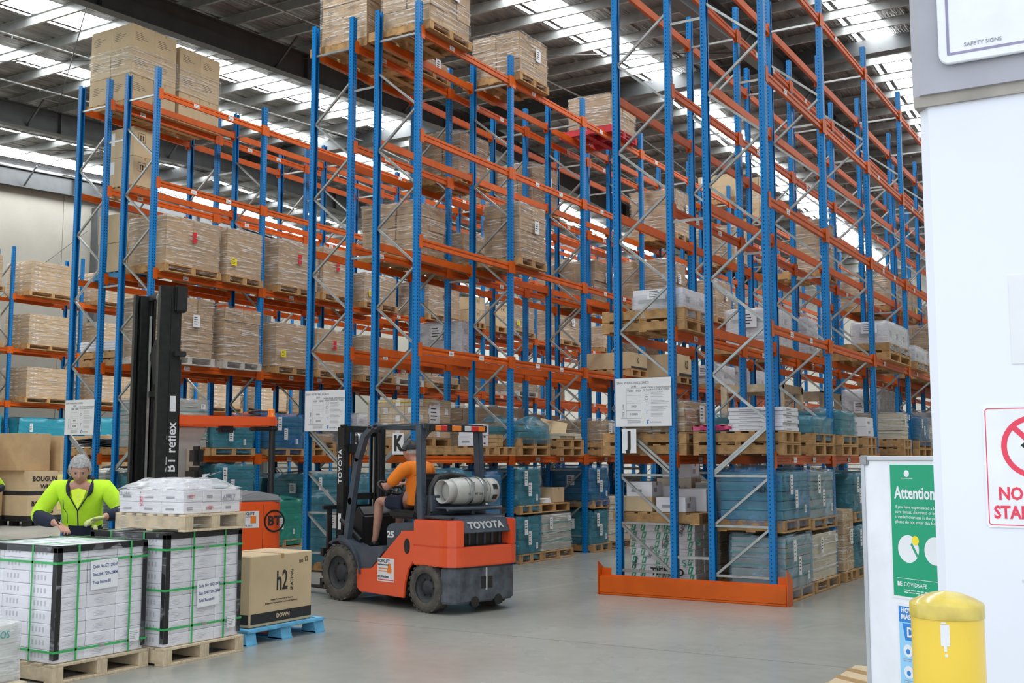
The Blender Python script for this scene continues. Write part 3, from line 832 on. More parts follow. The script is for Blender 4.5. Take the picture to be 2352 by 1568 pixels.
        for k in range(5):
            mb = MB(); n = 8
            for i in range(n):
                xa, xb = -sx/2+sx*i/n, -sx/2+sx*(i+1)/n
                za, zb = .014*math.sin(i*1.1+k), .014*math.sin((i+1)*1.1+k)
                for (x_, z_) in ((xa, za),): pass
                mb.add([(xa, -sy/2, za), (xb, -sy/2, zb), (xb, sy/2, zb), (xa, sy/2, za), (xa, -sy/2, za+.016), (xb, -sy/2, zb+.016), (xb, sy/2, zb+.016), (xa, sy/2, za+.016)],
                       [(0,1,2,3),(4,5,6,7),(0,1,5,4),(3,2,6,7),(1,2,6,5),(0,3,7,4)])
            ob('film_fold', mb.mesh('fold', DARKL), t, (0, 0, .016+.03*k), (0, 0, rnd.uniform(-.03, .03)))
    elif kind == 'long':
        stack(t, sx*.96, sy*.96, h, 1, 1, 7, CARD, rnd, tape=False, prn='bands', jit=.006)
        ob('stretch_film', shell_mesh(sx*.97, sy*.97, h, S, .007, .06, FILM, 0), t)
    return t

LVN = {0: 'floor level', 1: 'level one', 2: 'level two', 3: 'level three', 4: 'level four', 5: 'top level'}
BAYN = ['first', 'second', 'third', 'fourth', 'fifth', 'sixth', 'seventh', 'eighth', 'ninth', 'tenth', 'eleventh']
ROWN = {'J': 'rack J', 'K': 'rack K', 'L': 'leftmost double rack'}
SLOT = {}
def where(row, lane, lv, yc):
    b = int((yc-Y0)/PITCH); half = 'front' if (yc-Y0)/PITCH-b < .5 else 'rear'
    s = f"{ROWN[row]} {LVN[lv]}, {BAYN[b]} bay {half}, {'near' if lane == 'R' else 'far'} lane"
    SLOT[s] = SLOT.get(s, 0)+1
    if SLOT[s] > 1: s = s.replace(' bay', ' bay again' if SLOT[s] == 2 else ' bay once more')
    return s
LOADS = [
 ('L','L',5,-17.48,-16.31,13.62,14.73,1,1.44,'plain'),
 ('L','L',5,-17.42,-16.31,14.78,15.88,1,1.36,'plain'),
 ('L','L',4,-17.06,-16.31,13.74,14.3,1,1.1,'plain2'),
 ('L','L',3,-17.1,-16.31,13.67,14.21,1,1.07,'plain2'),
 ('L','L',2,-17.44,-16.31,13.64,14.8,2,0.18,'whiteflat'),
 ('L','L',1,-17.55,-16.31,13.62,14.78,1,0.15,'black'),
 ('L','R',3,-16.04,-15.05,13.44,14.76,1,0.86,'wrapbox'),
 ('L','R',3,-16.19,-15.05,14.91,16.05,1,0.88,'wrapbox'),
 ('L','R',3,-16.19,-15.05,16.28,17.51,1,0.92,'wrapbox'),
 ('L','R',3,-16.19,-15.05,17.62,18.59,1,0.97,'wrapbox'),
 ('L','R',3,-16.19,-15.05,18.99,20.18,1,0.63,'wrapbox'),
 ('L','R',3,-16.19,-15.05,21.35,22.77,1,0.78,'wrapbox'),
 ('L','R',3,-16.05,-15.05,23.4,23.88,1,0.65,'plain2'),
 ('L','R',3,-16.05,-15.05,24.44,25.31,1,0.55,'plain2'),
 ('L','R',2,-16.19,-15.05,13.5,14.66,1,1.07,'wrap'),
 ('L','R',2,-16.15,-15.05,14.9,15.87,1,1.0,'wrap'),
 ('L','R',2,-16.19,-15.05,16.28,17.37,1,0.86,'wrapbox'),
 ('L','R',2,-16.19,-15.05,17.5,18.59,1,0.86,'wrapbox'),
 ('L','R',2,-16.19,-15.05,18.99,20.1,1,0.86,'wrapbox'),
 ('L','R',2,-16.19,-15.05,20.19,21.26,1,0.09,'wrap'),
 ('L','R',2,-16.19,-15.05,21.54,22.74,1,0.14,'wrapbox'),
 ('L','R',2,-15.85,-15.05,25.54,26.73,1,0.21,'wrap'),
 ('L','R',1,-16.19,-15.05,13.44,14.6,1,0.85,'grey'),
 ('L','R',1,-16.19,-15.05,14.68,15.76,1,0.53,'blue'),
 ('L','R',1,-16.19,-15.05,16.19,17.16,1,0.66,'blue'),
 ('L','R',1,-16.19,-15.05,17.38,18.07,2,0.16,'wrap'),
 ('L','R',1,-16.19,-15.05,18.82,19.72,1,0.75,'white'),
 ('L','R',1,-16.19,-15.05,20.11,21.11,1,0.7,'wrap'),
 ('L','R',1,-16.19,-15.05,21.54,22.64,1,0.69,'blue'),
 ('L','R',0,-16.19,-15.05,13.56,14.54,1,1.29,'blue'),
 ('L','R',0,-16.19,-15.05,14.75,15.81,1,0.59,'blue'),
 ('L','R',0,-16.19,-15.05,16.08,17.16,1,0.76,'green'),
 ('L','R',0,-16.19,-15.05,17.38,18.48,1,0.29,'blue'),
 ('L','R',0,-16.19,-15.05,18.81,19.92,1,0.31,'blue'),
 ('K','R',5,-10.35,-9.42,13.37,14.51,1,1.04,'wrap'),
 ('K','L',5,-11.66,-10.68,13.45,14.61,1,1.09,'wrap'),
 ('K','R',5,-10.41,-9.42,15.98,17.05,1,0.73,'wrap'),
 ('K','R',5,-10.4,-9.42,19.61,20.81,1,0.66,'wrap'),
 ('K','L',5,-11.82,-10.68,14.83,15.77,1,0.19,'wrap'),
 ('K','L',4,-11.82,-10.68,16.09,17.11,1,0.79,'wrap'),
 ('K','L',4,-11.82,-10.68,18.64,19.76,1,0.82,'wrap'),
 ('K','L',3,-11.79,-10.68,14.74,15.71,1,0.85,'wrap'),
 ('K','R',3,-10.18,-9.42,15.68,16.96,1,0.94,'wrap'),
 ('K','L',3,-11.82,-10.68,16.21,17.32,1,0.58,'wrap'),
 ('K','L',3,-11.82,-10.68,20.88,22.3,1,0.88,'wrap'),
 ('K','L',2,-11.77,-10.68,16.24,16.62,1,0.59,'white'),
 ('K','R',3,-10.56,-9.42,22.3,23.46,1,0.94,'wrap'),
 ('K','R',2,-10.56,-9.42,20.41,21.48,1,0.33,'h2'),
 ('K','R',2,-10.56,-9.42,22.93,24.11,1,0.5,'h2'),
 ('K','R',2,-10.28,-9.42,25.57,26.86,1,0.44,'white'),
 ('K','R',4,-10.56,-9.42,22.88,24.49,1,1.01,'wrap'),
 ('K','R',5,-10.42,-9.42,26.8,27.32,1,0.61,'plain2'),
 ('K','R',5,-9.94,-9.42,28.83,30.02,1,1.12,'plain'),
 ('K','L',1,-11.68,-10.68,14.88,16.15,2,0.63,'strap'),
 ('K','R',1,-9.77,-9.42,14.72,15.06,1,0.34,'whitebox'),
 ('K','R',1,-9.72,-9.42,15.3,15.51,1,0.19,'smalltan'),
 ('K','R',1,-10.2,-9.42,15.73,17.05,2,0.21,'bluetent'),
 ('K','R',1,-10.56,-9.42,17.46,18.28,2,0.18,'mixed'),
 ('K','R',1,-10.42,-9.42,19.05,19.67,2,0.38,'wrap'),
 ('K','R',0,-10.56,-9.42,13.48,14.59,1,1.37,'blue'),
 ('K','R',0,-10.56,-9.42,14.78,15.5,1,1.35,'blue'),
 ('K','R',0,-10.56,-9.42,16.04,16.75,1,0.61,'blue'),
 ('K','R',0,-10.56,-9.42,16.80,17.90,1,0.62,'grey'),
 ('K','R',0,-10.56,-9.42,18.72,19.35,1,0.61,'blue'),
 ('K','R',0,-10.4,-9.42,19.40,20.40,1,0.85,'cream'),
 ('K','R',0,-10.56,-9.42,20.46,21.2,1,0.74,'blue'),
 ('J','L',0,-6.31,-5.41,13.62,14.23,1,0.73,'senio'),
 ('J','R',0,-4.87,-4.15,13.11,14.47,1,0.64,'bluep'),
 ('J','R',0,-5.29,-4.15,14.55,15.72,1,0.6,'cream'),
 ('J','R',0,-5.29,-4.15,15.81,16.62,1,0.85,'brownc'),
 ('J','R',0,-5.29,-4.15,16.7,17.38,1,0.59,'blue'),
 ('J','R',0,-5.29,-4.15,17.54,18.65,1,1.13,'blue'),
 ('J','L',1,-6.38,-5.41,13.18,14.23,2,0.4,'wrap'),
 ('J','R',1,-4.85,-4.15,13.11,13.98,2,0.29,'whiteflat'),
 ('J','L',1,-6.41,-5.41,15.39,16.15,2,0.26,'blue'),
 ('J','R',1,-5.29,-4.15,14.63,15.65,2,0.21,'blue'),
 ('J','R',1,-5.29,-4.15,15.97,16.9,2,0.34,'bluedark'),
 ('J','R',1,-4.5,-4.15,17.49,17.94,2,0.29,'whitebox'),
 ('J','L',1,-6.23,-5.41,23.72,25.79,1,1.26,'white'),
 ('J','R',1,-5.15,-4.15,20.13,20.66,2,0.45,'cream'),
 ('J','R',1,-5.29,-4.15,21.23,22.53,2,0.42,'blue'),
 ('J','L',2,-6.15,-5.41,13.07,14.35,2,0.26,'whitewrap'),
 ('J','L',2,-6.23,-5.41,17.09,18.04,1,0.57,'white'),
 ('J','L',2,-6.41,-5.41,18.91,19.52,1,0.61,'white'),
 ('J','R',2,-4.78,-4.15,19.25,20.89,2,0.36,'white'),
 ('J','R',2,-5.29,-4.15,21.5,22.66,1,0.27,'white'),
 ('J','L',3,-5.92,-5.41,19.94,20.82,1,0.93,'wrap'),
]
ptex = {'blue': WOOD}
def place(row, lane, lv, x0, x1, y0, y1, npal, h, kind):
    for k in range(NF):                      # keep every load between the upright frames of its bay
        fy = Y0+k*PITCH
        if y0 < fy+.08 and y1 > fy-.08:
            if (y0+y1)/2 > fy: y0 = fy+.09
            else: y1 = fy-.09
            if y1-y0 < .45: y1 = y0+.45
            break
    yc = (y0+y1)/2; wh = where(row, lane, lv, yc); fine = yc < 19.5
    pm = {('L', 'R', 2, 'wrap'): WOODW}.get((row, lane, lv, kind), WOOD)
    if h < .05: h = .12
    px0, px1, py0, py1 = x1-1.16 if x1-x0 < 1.0 and kind not in ('plain2',) else x0-.01, x1+.01, y0-.01, y1+.01
    if y1-y0 < .9: py1 = y0+min(1.15, max(.62, y1-y0+.06))
    for k in range(NF):
        fy = Y0+k*PITCH
        if py0 < fy+.07 and py1 > fy-.07:
            if (y0+y1)/2 < fy: py1 = min(py1, fy-.07)
            else: py0 = max(py0, fy+.07)
    if kind == 'plain2': px0, py1 = x0-.1, y1+.03
    # the load stands on one or two pallets; those stand on the two beams of the lane (or on the floor)
    for k in range(npal):
        pre = 'timber pallet under ' if npal == 1 else ('upper pallet below ' if k == npal-1 else 'lower pallet below ')
        lb = pre+'load, '+wh
        m_ = pm
        if (row, lv) == ('K', 5) and 19 < yc < 21: m_ = WOODR
        if (row, lane, lv) == ('L', 'L', 3): m_ = WOODB
        pallet(((px0+px1)/2, (py0+py1)/2, LV[lv]+.148*k+.002), px1-px0, py1-py0, lb, m_, fine)
    return load(kind, x0, x1, y0, y1, LV[lv]+.148*npal+.004, h, wh, fine)
for L_ in LOADS: place(*L_)

# second tier of stacked pallets on the floor, and loose things on them
def stacked(row, lane, x0, x1, y0, y1, z, h, kind, what, pm=None, pal=True):
    wh = f"{ROWN[row]} floor stack, {what}"
    if pal:
        pallet(((x0+x1)/2, (y0+y1)/2, z), x1-x0+.02, y1-y0+.02, 'timber pallet carrying the upper load, '+wh, pm, (y0 < 19)); z += .148
    if kind: load(kind, x0, x1, y0, y1, z, h, wh, y0 < 19)
stacked('K', 'R', -10.56, -9.42, 16.04, 16.75,   .80, .62, 'blue', 'third from aisle end')
stacked('K', 'R', -10.56, -9.42, 18.72, 19.40, .80, .62, 'blue', 'fifth from aisle end')
stacked('L', 'R', -16.19, -15.05, 14.75, 15.81, .80, .66, 'blue', 'behind the truck seat')
stacked('L', 'R', -16.19, -15.05, 17.38, 18.48, .52, .75, 'blue', 'beside green wrapped stack')
stacked('J', 'R', -5.00, -4.17, 13.36, 14.45, .83, .60, 'bluec', 'end of row marked by tape')
stacked('J', 'R', -5.29, -4.17, 14.55, 15.72, .80, .62, 'bluep', 'above cream cartons')
stacked('J', 'R', -5.29, -4.17, 16.70, 17.38, .80, .55, 'blue', 'fourth from row end')
# papers and a small box on top of the grey stack
pt = (-10.0, 17.3, .80)
pallet(pt, 1.1, 1.1, 'open timber pallet on the grey stack in rack K bearing papers')
for k in range(4):
    tag(ob('paper_bundle', bevel_mesh(MB().box(-.2, .2, -.28, .28, 0, .02).mesh('paper', PAPER), .003), None, (-9.75, 17.05+.02*k, .95+.021*k), (0, 0, .1*k-.1)),
        ['bottom', 'second', 'third', 'top'][k]+' sheaf of papers on the pallet in rack K', 'papers', 'sheaves of papers')
tag(ob('carton', carton_mesh(.4, .42, .26, CARDL, True), None, (-9.75, 17.62, .95)), 'small brown box beside papers on floor stack of rack K', 'box')

# boxes on the pallet above the green-printed stack (rack J, end)
zt = .15+.73+.01
pallet((-5.86, 14.0, zt), 1.2, 1.2, 'pale timber pallet under loose boxes at the end of rack J', WOOD)
zt += .15
for (x, y, z, sx, sy, sz, m, lb) in (
    (-6.12, 13.6, 0, .42, .36, .19, CARDL, 'brown carton at the near corner of loose boxes, rack J'),
    (-6.10, 13.6, .19, .36, .32, .19, CARDW, 'plain white box standing on brown carton, rack J'),
    (-5.66, 13.6, 0, .40, .34, .19, CARDW, 'white box with small label beside brown carton, rack J'),
    (-5.55, 13.98, 0, .46, .36, .29, CARDW, 'tall white box behind the labelled white box, rack J'),
    (-6.0, 14.02, 0, .44, .4, .32, CARDW, 'white carton hidden behind brown carton, rack J'),
    (-5.95, 14.42, 0, .5, .36, .42, CREAM, 'cream carton with round emblem at back, rack J'),
    (-5.45, 14.42, 0, .4, .34, .36, GREYC, 'greyish carton at back right corner of loose boxes'),
    (-5.92, 14.42, .42, .42, .3, .2, CARDW, 'printed white carton topmost of the loose boxes')):
    tag(ob('carton', carton_mesh(sx, sy, sz, m, True, 'white' if m is CARDW else None), None, (x, y, zt+z)), lb, 'box', 'loose boxes on the pallet of rack J')
tag(ob('film_bundle', shell_mesh(.5, .3, .06, 5, .01, 0, mat('pink_film', (.62,.06,.16), .3), .02), None, (-5.05, 13.5, LV[1]+.31)), 'crumpled pink film on the pallet at level one of rack J', 'film')
# deeper bays: what shows through the rows
occ = {}
for (row, lane, lv, x0, x1, y0, y1, npal, h, kind) in LOADS: occ.setdefault((row, lane, lv), []).append((y0, y1))
# timber crates
for (x, y, lb) in ((-5.0, 17.6, 'open timber crate frame at level two of rack J, nearer one'), (-5.0, 20.0, 'open timber crate frame at level two of rack J, farther one')):
    occ.setdefault(('J', 'L', 1), []).append((y-.55, y+.55))
    t = thing('timber_crate', lb, 'crate', (x-.8, y, LV[1]+.002), 0, 'open timber crates')
    for sx in (-.45, .45):
        for sy in (-.5, .5): ob('corner_post', MB().box(-.05, .05, -.05, .05, 0, 1.1).mesh('p', WOODP), t, (sx, sy, 0))
    for z in (0, 1.0):
        for s in (-.5, .5): ob('rail', MB().box(-.5, .5, -.03, .03, 0, .12).mesh('r', WOODP), t, (0, s, z))
        for s in (-.45, .45): ob('rail', MB().box(-.03, .03, -.53, .53, 0, .12).mesh('r', WOODP), t, (s, 0, z))

fr = random.Random(21)
occ.setdefault(('K', 'R', 1), []).append((13.2, 14.65)); occ.setdefault(('K', 'L', 1), []).append((13.2, 14.85)); occ.setdefault(('J', 'R', 1), []).append((17.95, 20.1))
dens = {0: .9, 1: .92, 2: .55, 3: .38, 4: .13, 5: .05}
kinds_by = {0: ['blue', 'grey', 'blue', 'cream', 'wrap'], 1: ['blue', 'wrap', 'cream', 'white', 'wrap', 'grey'], 2: ['wrap', 'wrapbox', 'white', 'wrap'], 3: ['wrap', 'wrapbox'], 4: ['wrap'], 5: ['wrap']}
for row in 'LKJ':
    for lane in 'RL':
        for lv in range(6):
            for b in range(NF-1):
                if row == 'J' and lane == 'R' and b > 5: continue
                if lane == 'L' and lv in (0, 1) and b > 6: continue
                if b > 6 or (row == 'J' and (lv > 3 or (lane == 'R' and lv > 2))): continue
                for hf in (0, 1):
                    y0 = Y0+b*PITCH+.13+hf*1.25; y1 = y0+1.14
                    if any(a-.02 < y1 and c+.02 > y0 for a, c in occ.get((row, lane, lv), [])): continue
                    u = fr.random()
                    near = b < 4 and lv >= 2
                    if lane == 'L' and row == 'J' and b < 3 and lv > 2: continue
                    if near and not (row == 'L' and lane == 'L' and lv == 2): continue
                    if row == 'K' and lane == 'R' and lv == 2 and b < 5: continue
                    if u > dens[lv]: continue
                    XR = XX[row]+(2.02 if lane == 'R' else .76)+.10
                    kd = fr.choice(kinds_by[lv]); h = fr.uniform(.35, .95) if lv else fr.uniform(.9, 1.35)
                    place(row, lane, lv, XR-1.08, XR, y0, y1, 1, h, kd)

# loads on the wall rack: long flat cartons on three levels, turquoise film on level one
pos = [0, 1, 2, 3]
for lv in (1, 2, 3, 4):
    for i, yb in enumerate((YM-PM, YM, YM+PM, YM+2*PM, YM+3*PM, YM+4*PM, YM+5*PM)):
        if lv >= 3 and i in (3, 5): continue
        if lv == 4 and i > 3: continue
        y0 = yb+.42; bn = BAYN[i]+' bay in view'
        y1 = y0+1.55
        if lv == 1:
            pallet((XM-.3, (y0+y1)/2, LV[1]+.002), 1.2, y1-y0+.1, f'pallet on level one of wall rack, {bn}', None, False, group='pallets in the wall rack')
            load('turq', XM-.85, XM+.25, y0-.2, y1+.2, LV[1]+.15, .98 if i % 2 else 1.06, f'wall rack level one, {bn}', False, 'loads in the wall rack')
        else:
            pallet((XM-.3, (y0+y1)/2, LV[lv]+.002), 1.25, y1-y0+.05, f'pallet on level {["","","two","three","four"][lv]} of wall rack, {bn}', None, False, group='pallets in the wall rack')
            load('long', XM-.95, XM+.27, y0, y1, LV[lv]+.15, .92, f'wall rack level {["","","two","three","four"][lv]}, {bn}', True, 'loads in the wall rack')

# brown cartons standing on the floor at the far left
def big_carton(x, y, z, sx, sy, sz, lb, band=False, emblem=False, rz=0, writing=False):
    t = thing('shipping_carton', lb, 'carton', (x, y, z), rz, 'shipping cartons on the floor')
    ob('carton_body', carton_mesh(sx, sy, sz, CARDL if writing else CARD, True), t)
    if band:
        ob('printed_band', MB().box(-sx/2, sx/2, -sy/2-.003, -sy/2, 0, .11).box(sx/2, sx/2+.003, -sy/2, sy/2, 0, .11).mesh('b', INK), t)
    if writing:
        text('printed_name', 'BOUGUN', .17, INK, t, (sx/2+.004, -sy*.44, sz*.66), '+x', sx=1.0, bold=.006)
        text('printed_name', 'WMG', .16, INK, t, (sx/2+.004, -sy*.30, sz*.34), '+x', bold=.004)
        ob('yellow_label', MB().box(sx/2, sx/2+.005, -.02, .30, sz*.38, sz*.85).mesh('y', mat('pale_yellow_label', (.82,.72,.25), .6)), t)
        ob('white_label', MB().box(sx/2, sx/2+.005, sy*.36, sy*.47, sz*.55, sz*.75).mesh('w', PAPER), t)
        for k in range(2): ob('warning_mark', MB().add([(sx/2+.004, sy*(.17+.15*k), sz*.5), (sx/2+.004, sy*(.17+.15*k)+.07, sz*.5), (sx/2+.004, sy*(.17+.15*k)+.035, sz*.62)], [(0,1,2)]).mesh('w', INK), t)
    if emblem:
        e = MB(); pts = []
        for k in range(18):
            a = 2*math.pi*k/18; r = .17*(1+.12*math.cos(3*a+1.5)); pts.append((r*math.cos(a), r*math.sin(a)))
        e.prism(pts, -.004, 0, 'y'); ob('printed_emblem', e.mesh('e', INK), t, (-sx*.08, -sy/2, sz*.58))
        ob('white_label', MB().box(sx/2, sx/2+.005, -.02, .24, sz*.42, sz*.82).mesh('w', PAPER), t)
        print_block('small_print', INK, t, (sx/2+.002, 0, sz*.22), '+x', .34, .22, 5, 3)
    return t
for (x, y, lb) in ((-25.8, 19.2, 'black plastic pallet under the printed cartons at far left'), (-26.6, 17.4, 'black plastic pallet partly out of frame at far left')):
    t = thing('plastic_pallet', lb, 'pallet', (x, y, 0), 0, 'black plastic pallets')
    ob('deck', MB().box(-.6, .6, -.95, .95, .12, .15).mesh('d', BLACK), t)
    for a in (-.5, 0, .5):
        for c_ in (-.8, 0, .8): ob('foot', MB().box(a-.07, a+.07, c_-.1, c_+.1, 0, .12).mesh('f', BLACK), t)
big_carton(-25.8, 19.2, .15, 1.2, 1.75, .62, 'lower printed brown carton with black base band, on plastic pallet', True, writing=True)
big_carton(-25.82, 19.22, .775, 1.2, 1.75, .62, 'upper printed brown carton with black base band, under tall cartons', True, writing=True)
big_carton(-25.9, 18.65, 1.40, 1.0, .85, .95, 'tall carton in film at left above the printed cartons')
big_carton(-25.75, 19.75, 1.40, 1.0, .95, .90, 'tall carton with dark emblem and white label', emblem=True)
big_carton(-26.6, 17.4, .15, 1.1, 1.6, 1.0, 'brown carton with white label at left frame edge', True)
big_carton(-26.7, 17.3, 1.155, 1.0, 1.2, 1.15, 'pale brown film-covered carton at left frame edge')
for k in range(3): big_carton(-26.4, 21.9, .0+.79*k, 1.0, 1.2, .78, ['bottom', 'middle', 'top'][k]+' carton of the column behind the left rack uprights', emblem=(k == 2))

# ---------------------------------------------------------------- end guard of rack J and the hanging cards
t = thing('end_guard', 'orange steel guard rail bolted to the floor before rack J', 'guard rail', (-5.29, 13.12, 0))
g = MB().box(-1.22, 1.22, -.04, .04, .02, .235).box(-1.22, 1.22, -.04, -.0, .0, .04); ob('rail', bevel_mesh(g.mesh('rail', ORM), .008, 2), t)
ob('upper_lip', MB().box(-1.22, 1.22, -.005, .06, .235, .245).mesh('l', ORM), t)
for s in (-1, 1):
    e = MB().prism([(-.05, 0), (.16, 0), (.16, .30), (-.05, .42)], min(s*1.222, s*1.232), max(s*1.222, s*1.232), 'x'); ob('end_plate', e.mesh('e', ORM), t)
    ob('corner_flange', MB().box(min(s*1.22, s*1.09), max(s*1.22, s*1.09), .05, .06, .24, .33).mesh('e', ORM), t)
    for yb in (.08,): ob('anchor_bolt', MB().rod((s*1.1, yb, 0), (s*1.1, yb, .03), .014, 6).mesh('b', GALV), t)
def load_sign(x, y, zc, wd, ht, lab, full=True):
    t = thing('load_sign', lab, 'sign', (x, y, zc), 0, 'safe load boards')
    ob('board', bevel_mesh(MB().box(-wd/2, wd/2, 0, .004, -ht/2, ht/2).mesh('b', PAPER), .001), t)
    f = '-y'; e = -.001; s = wd/.78
    SGI = mat('sign_ink', (.16,.16,.18), .7, 0, 0)
    def T(b_, sz, X, Z, al='LEFT', m=SGI, sp=0): text('lettering', b_, sz*s, m, t, (X*s, e, Z*s), f, al, spin=sp)
    T('SAFE WORKING LOADS', .042, -.37, .25); T('2591', .042, -.13, .20, 'CENTER'); T('1000  1000', .042, -.13, .145, 'CENTER')
    T('2000', .038, -.13, -.055, 'CENTER'); T('10,000', .040, -.13, -.155, 'CENTER')
    T('1753', .036, -.275, -.16, 'CENTER', SGI, R(90)); T('1600', .036, -.275, -.06, 'CENTER', SGI, R(90))
    T('OPERATION & MAINTENANCE', .030, .18, .185, 'CENTER'); T('OF RACKING STRUCTURES', .030, .18, .155, 'CENTER')
    T('?', .07, .05, -.125, 'CENTER', BLUEP); T('NATIONAL', .030, .10, -.26, 'LEFT', GREYINK)
    mb = MB()
    def ln(x0, x1, z0, z1): mb.box(x0*s, x1*s, -.0015, -.0005, z0*s, z1*s)
    for z in (.175, .085, .015, -.015, -.105, -.11): ln(-.235, -.03, z, z+.002)
    for x in (-.235, -.03): ln(x, x+.002, -.2, .175)
    ln(-.31, -.02, -.208, -.202)
    for z in (-.235, -.25, -.265): ln(-.22, -.04, z, z+.006)
    rr = random.Random(4)
    for k in range(18):
        z = .12-.018*k
        if k % 5 != 4: ln(.11, .11+rr.uniform(.14, .25), z, z+.004)
    for z in (.095, -.04): 
        for q in (0, 1): ln(.025, .075, z+.04*q, z+.04*q+.002)
        for q in (0, 1): ln(.025+.05*q, .027+.05*q, z, z+.04)
    ob('diagram_lines', mb.mesh('l', GREYINK), t)
    ob('pictogram', MB().lathe([(.018*s, -.0015), (.026*s, -.0015)], 16, 'y').mesh('p', GREYINK), t, (.05*s, 0, .05*s))
    lg = MB().add([(.04*s, -.0015, -.285*s), (.075*s, -.0015, -.265*s), (.06*s, -.0015, -.235*s), (.05*s, -.0015, -.262*s)], [(0,1,2,3)]).add([(.06*s, -.0015, -.25*s), (.09*s, -.0015, -.225*s), (.055*s, -.0015, -.225*s)], [(0,1,2)])
    ob('logo', lg.mesh('logo', BLUEP), t)
    for X in (-1, 1): ob('cable_tie', MB().rod((X*(wd/2-.015), -.004, ht/2-.012), (X*(wd/2-.015), .03, ht/2-.012), .006, 6).mesh('t', PAPER), t)
load_sign(-5.92, 13.195, 2.44, .78, .62, 'white safe working loads board above the letter J card')
load_sign(-11.19, 13.195, 2.44, .78, .62, 'white safe working loads board on rack K beside forklift mast')
load_sign(-16.82, 13.195, 2.44, .78, .62, 'white safe working loads board on leftmost double rack')
def letter_card(x, y, z, ch, lab, sh=False):
    t = thing('letter_card', lab, 'sign', (x, y, z), 0, 'row letter cards')
    ob('card', MB().box(-.10, .10, 0, .004, -.155, .155).mesh('c', PAPER), t)
    text('letter', ch, .30, INK, t, (0, -.001, 0), '-y', 'CENTER', sx=.70, bold=.016)
letter_card(-6.12, 13.192, 1.945, 'J', 'white card with a large black J on rack upright')
letter_card(-9.80, 13.192, 1.93, 'K', 'white card with a large black K behind the forklift driver')

# ---------------------------------------------------------------- foreground tile stacks
def tile_stack(x1, y0, sx, sy, h, lab, plab, code, nv, hz, seed, tagpos):
    x0 = x1-sx; y1 = y0+sy; cx, cy = (x0+x1)/2, (y0+y1)/2; zb = .147
    pallet((cx, cy, 0), sx+.06, sy+.05, plab, WOODP, True, group='pale pallets in the foreground', bx=True)
    t = thing('strapped_tile_stack', lab, 'carton stack', (cx, cy, zb), 0, 'strapped white tile stacks'); hh = h-zb
    stack(t, sx-.02, sy-.02, hh, 3, 3, 9, CARDW, random.Random(seed), tape=False, prn='icons', jit=.003, hollow=True)
    gz = .035
    for (xx, yy) in ((1, -1), (1, 1), (-1, -1), (-1, 1)):
        X, Y = xx*sx/2, yy*sy/2; a, b_ = sorted((X, X-xx*.045)); c_, d_ = sorted((Y, Y-yy*.045))
        ob('corner_guard', MB().box(a, b_, *sorted((Y, Y+yy*.004)), .03, hh-.01).box(*sorted((X, X+xx*.004)), c_, d_, .03, hh-.01).mesh('g', BLACK), t)
    for yy in (-1, 1):
        Y = yy*sy/2; ob('edge_guard', MB().box(-sx/2, sx/2, *sorted((Y, Y+yy*.004)), hh-.045, hh+.004).box(-sx/2, sx/2, *sorted((Y, Y-yy*.05)), hh, hh+.005).mesh('g', BLACK), t)
    for xx in (-1, 1):
        X = xx*sx/2; ob('edge_guard', MB().box(*sorted((X, X+xx*.004)), -sy/2, sy/2, hh-.045, hh+.004).box(*sorted((X, X-xx*.05)), -sy/2, sy/2, hh, hh+.005).mesh('g', BLACK), t)
    o_ = .009
    for f_ in nv:   # upright straps: over the top and down both sides
        Y = -sy/2+sy*f_
        ob('strap', MB().box(sx/2+o_, sx/2+o_+.0015, Y-.009, Y+.009, 0, hh+o_).box(-sx/2-o_-.0015, -sx/2-o_, Y-.009, Y+.009, 0, hh+o_).box(-sx/2-o_, sx/2+o_, Y-.009, Y+.009, hh+o_, hh+o_+.0015).mesh('s', STRAPG), t)
    for f_ in (.28, .72):
        X = -sx/2+sx*f_
        ob('strap', MB().box(X-.009, X+.009, -sy/2-o_-.0015, -sy/2-o_, 0, hh+o_).box(X-.009, X+.009, sy/2+o_, sy/2+o_+.0015, 0, hh+o_).box(X-.009, X+.009, -sy/2-o_, sy/2+o_, hh+o_+.002, hh+o_+.0035).mesh('s', STRAPG), t)
    for z in hz:
        Z = z*hh; mb = MB()
        for a in (-1, 1):
            mb.box(-sx/2-o_, sx/2+o_, *sorted((a*(sy/2+o_), a*(sy/2+o_+.0015))), Z-.009, Z+.009); mb.box(*sorted((a*(sx/2+o_), a*(sx/2+o_+.0015))), -sy/2-o_, sy/2+o_, Z-.009, Z+.009)
        ob('strap', mb.mesh('s', STRAPG), t)
        ob('strap_buckle', MB().box(sx/2+o_+.001, sx/2+o_+.006, -.03, .03, Z-.011, Z+.011).mesh('b', GALV), t)
    ob('stretch_film', shell_mesh(sx+.004, sy+.004, hh, seed, .0035, .03, FILML, .006), t)
    # paper sheet with the shipping code
    ty, tz = tagpos; p = ob('code_sheet', bevel_mesh(MB().box(sx/2+.014, sx/2+.016, ty-.13, ty+.13, tz-.125, tz+.105).mesh('p', PAPER), .0005), t, (0, 0, 0), (R(2), 0, 0))
    for k, s_ in enumerate(code): text('lettering', s_, .036, BLUEP if len(code) > 3 else mat('blue_grey_ink', (.10, .12, .28), .7), p, (sx/2+.0165, ty-.115, tz+.055-.062*k), '+x', sx=.82, bold=.0008, ext=.0004)
    ob('small_label', MB().box(sx/2+.014, sx/2+.0155, sy*.30, sy*.42, .08, .18).mesh('p', PAPER), t)
    print_block('label_print', GREYINK, t, (sx/2+.0158, sy*.36, .13), '+x', .09, .07, 5, seed)
    return t
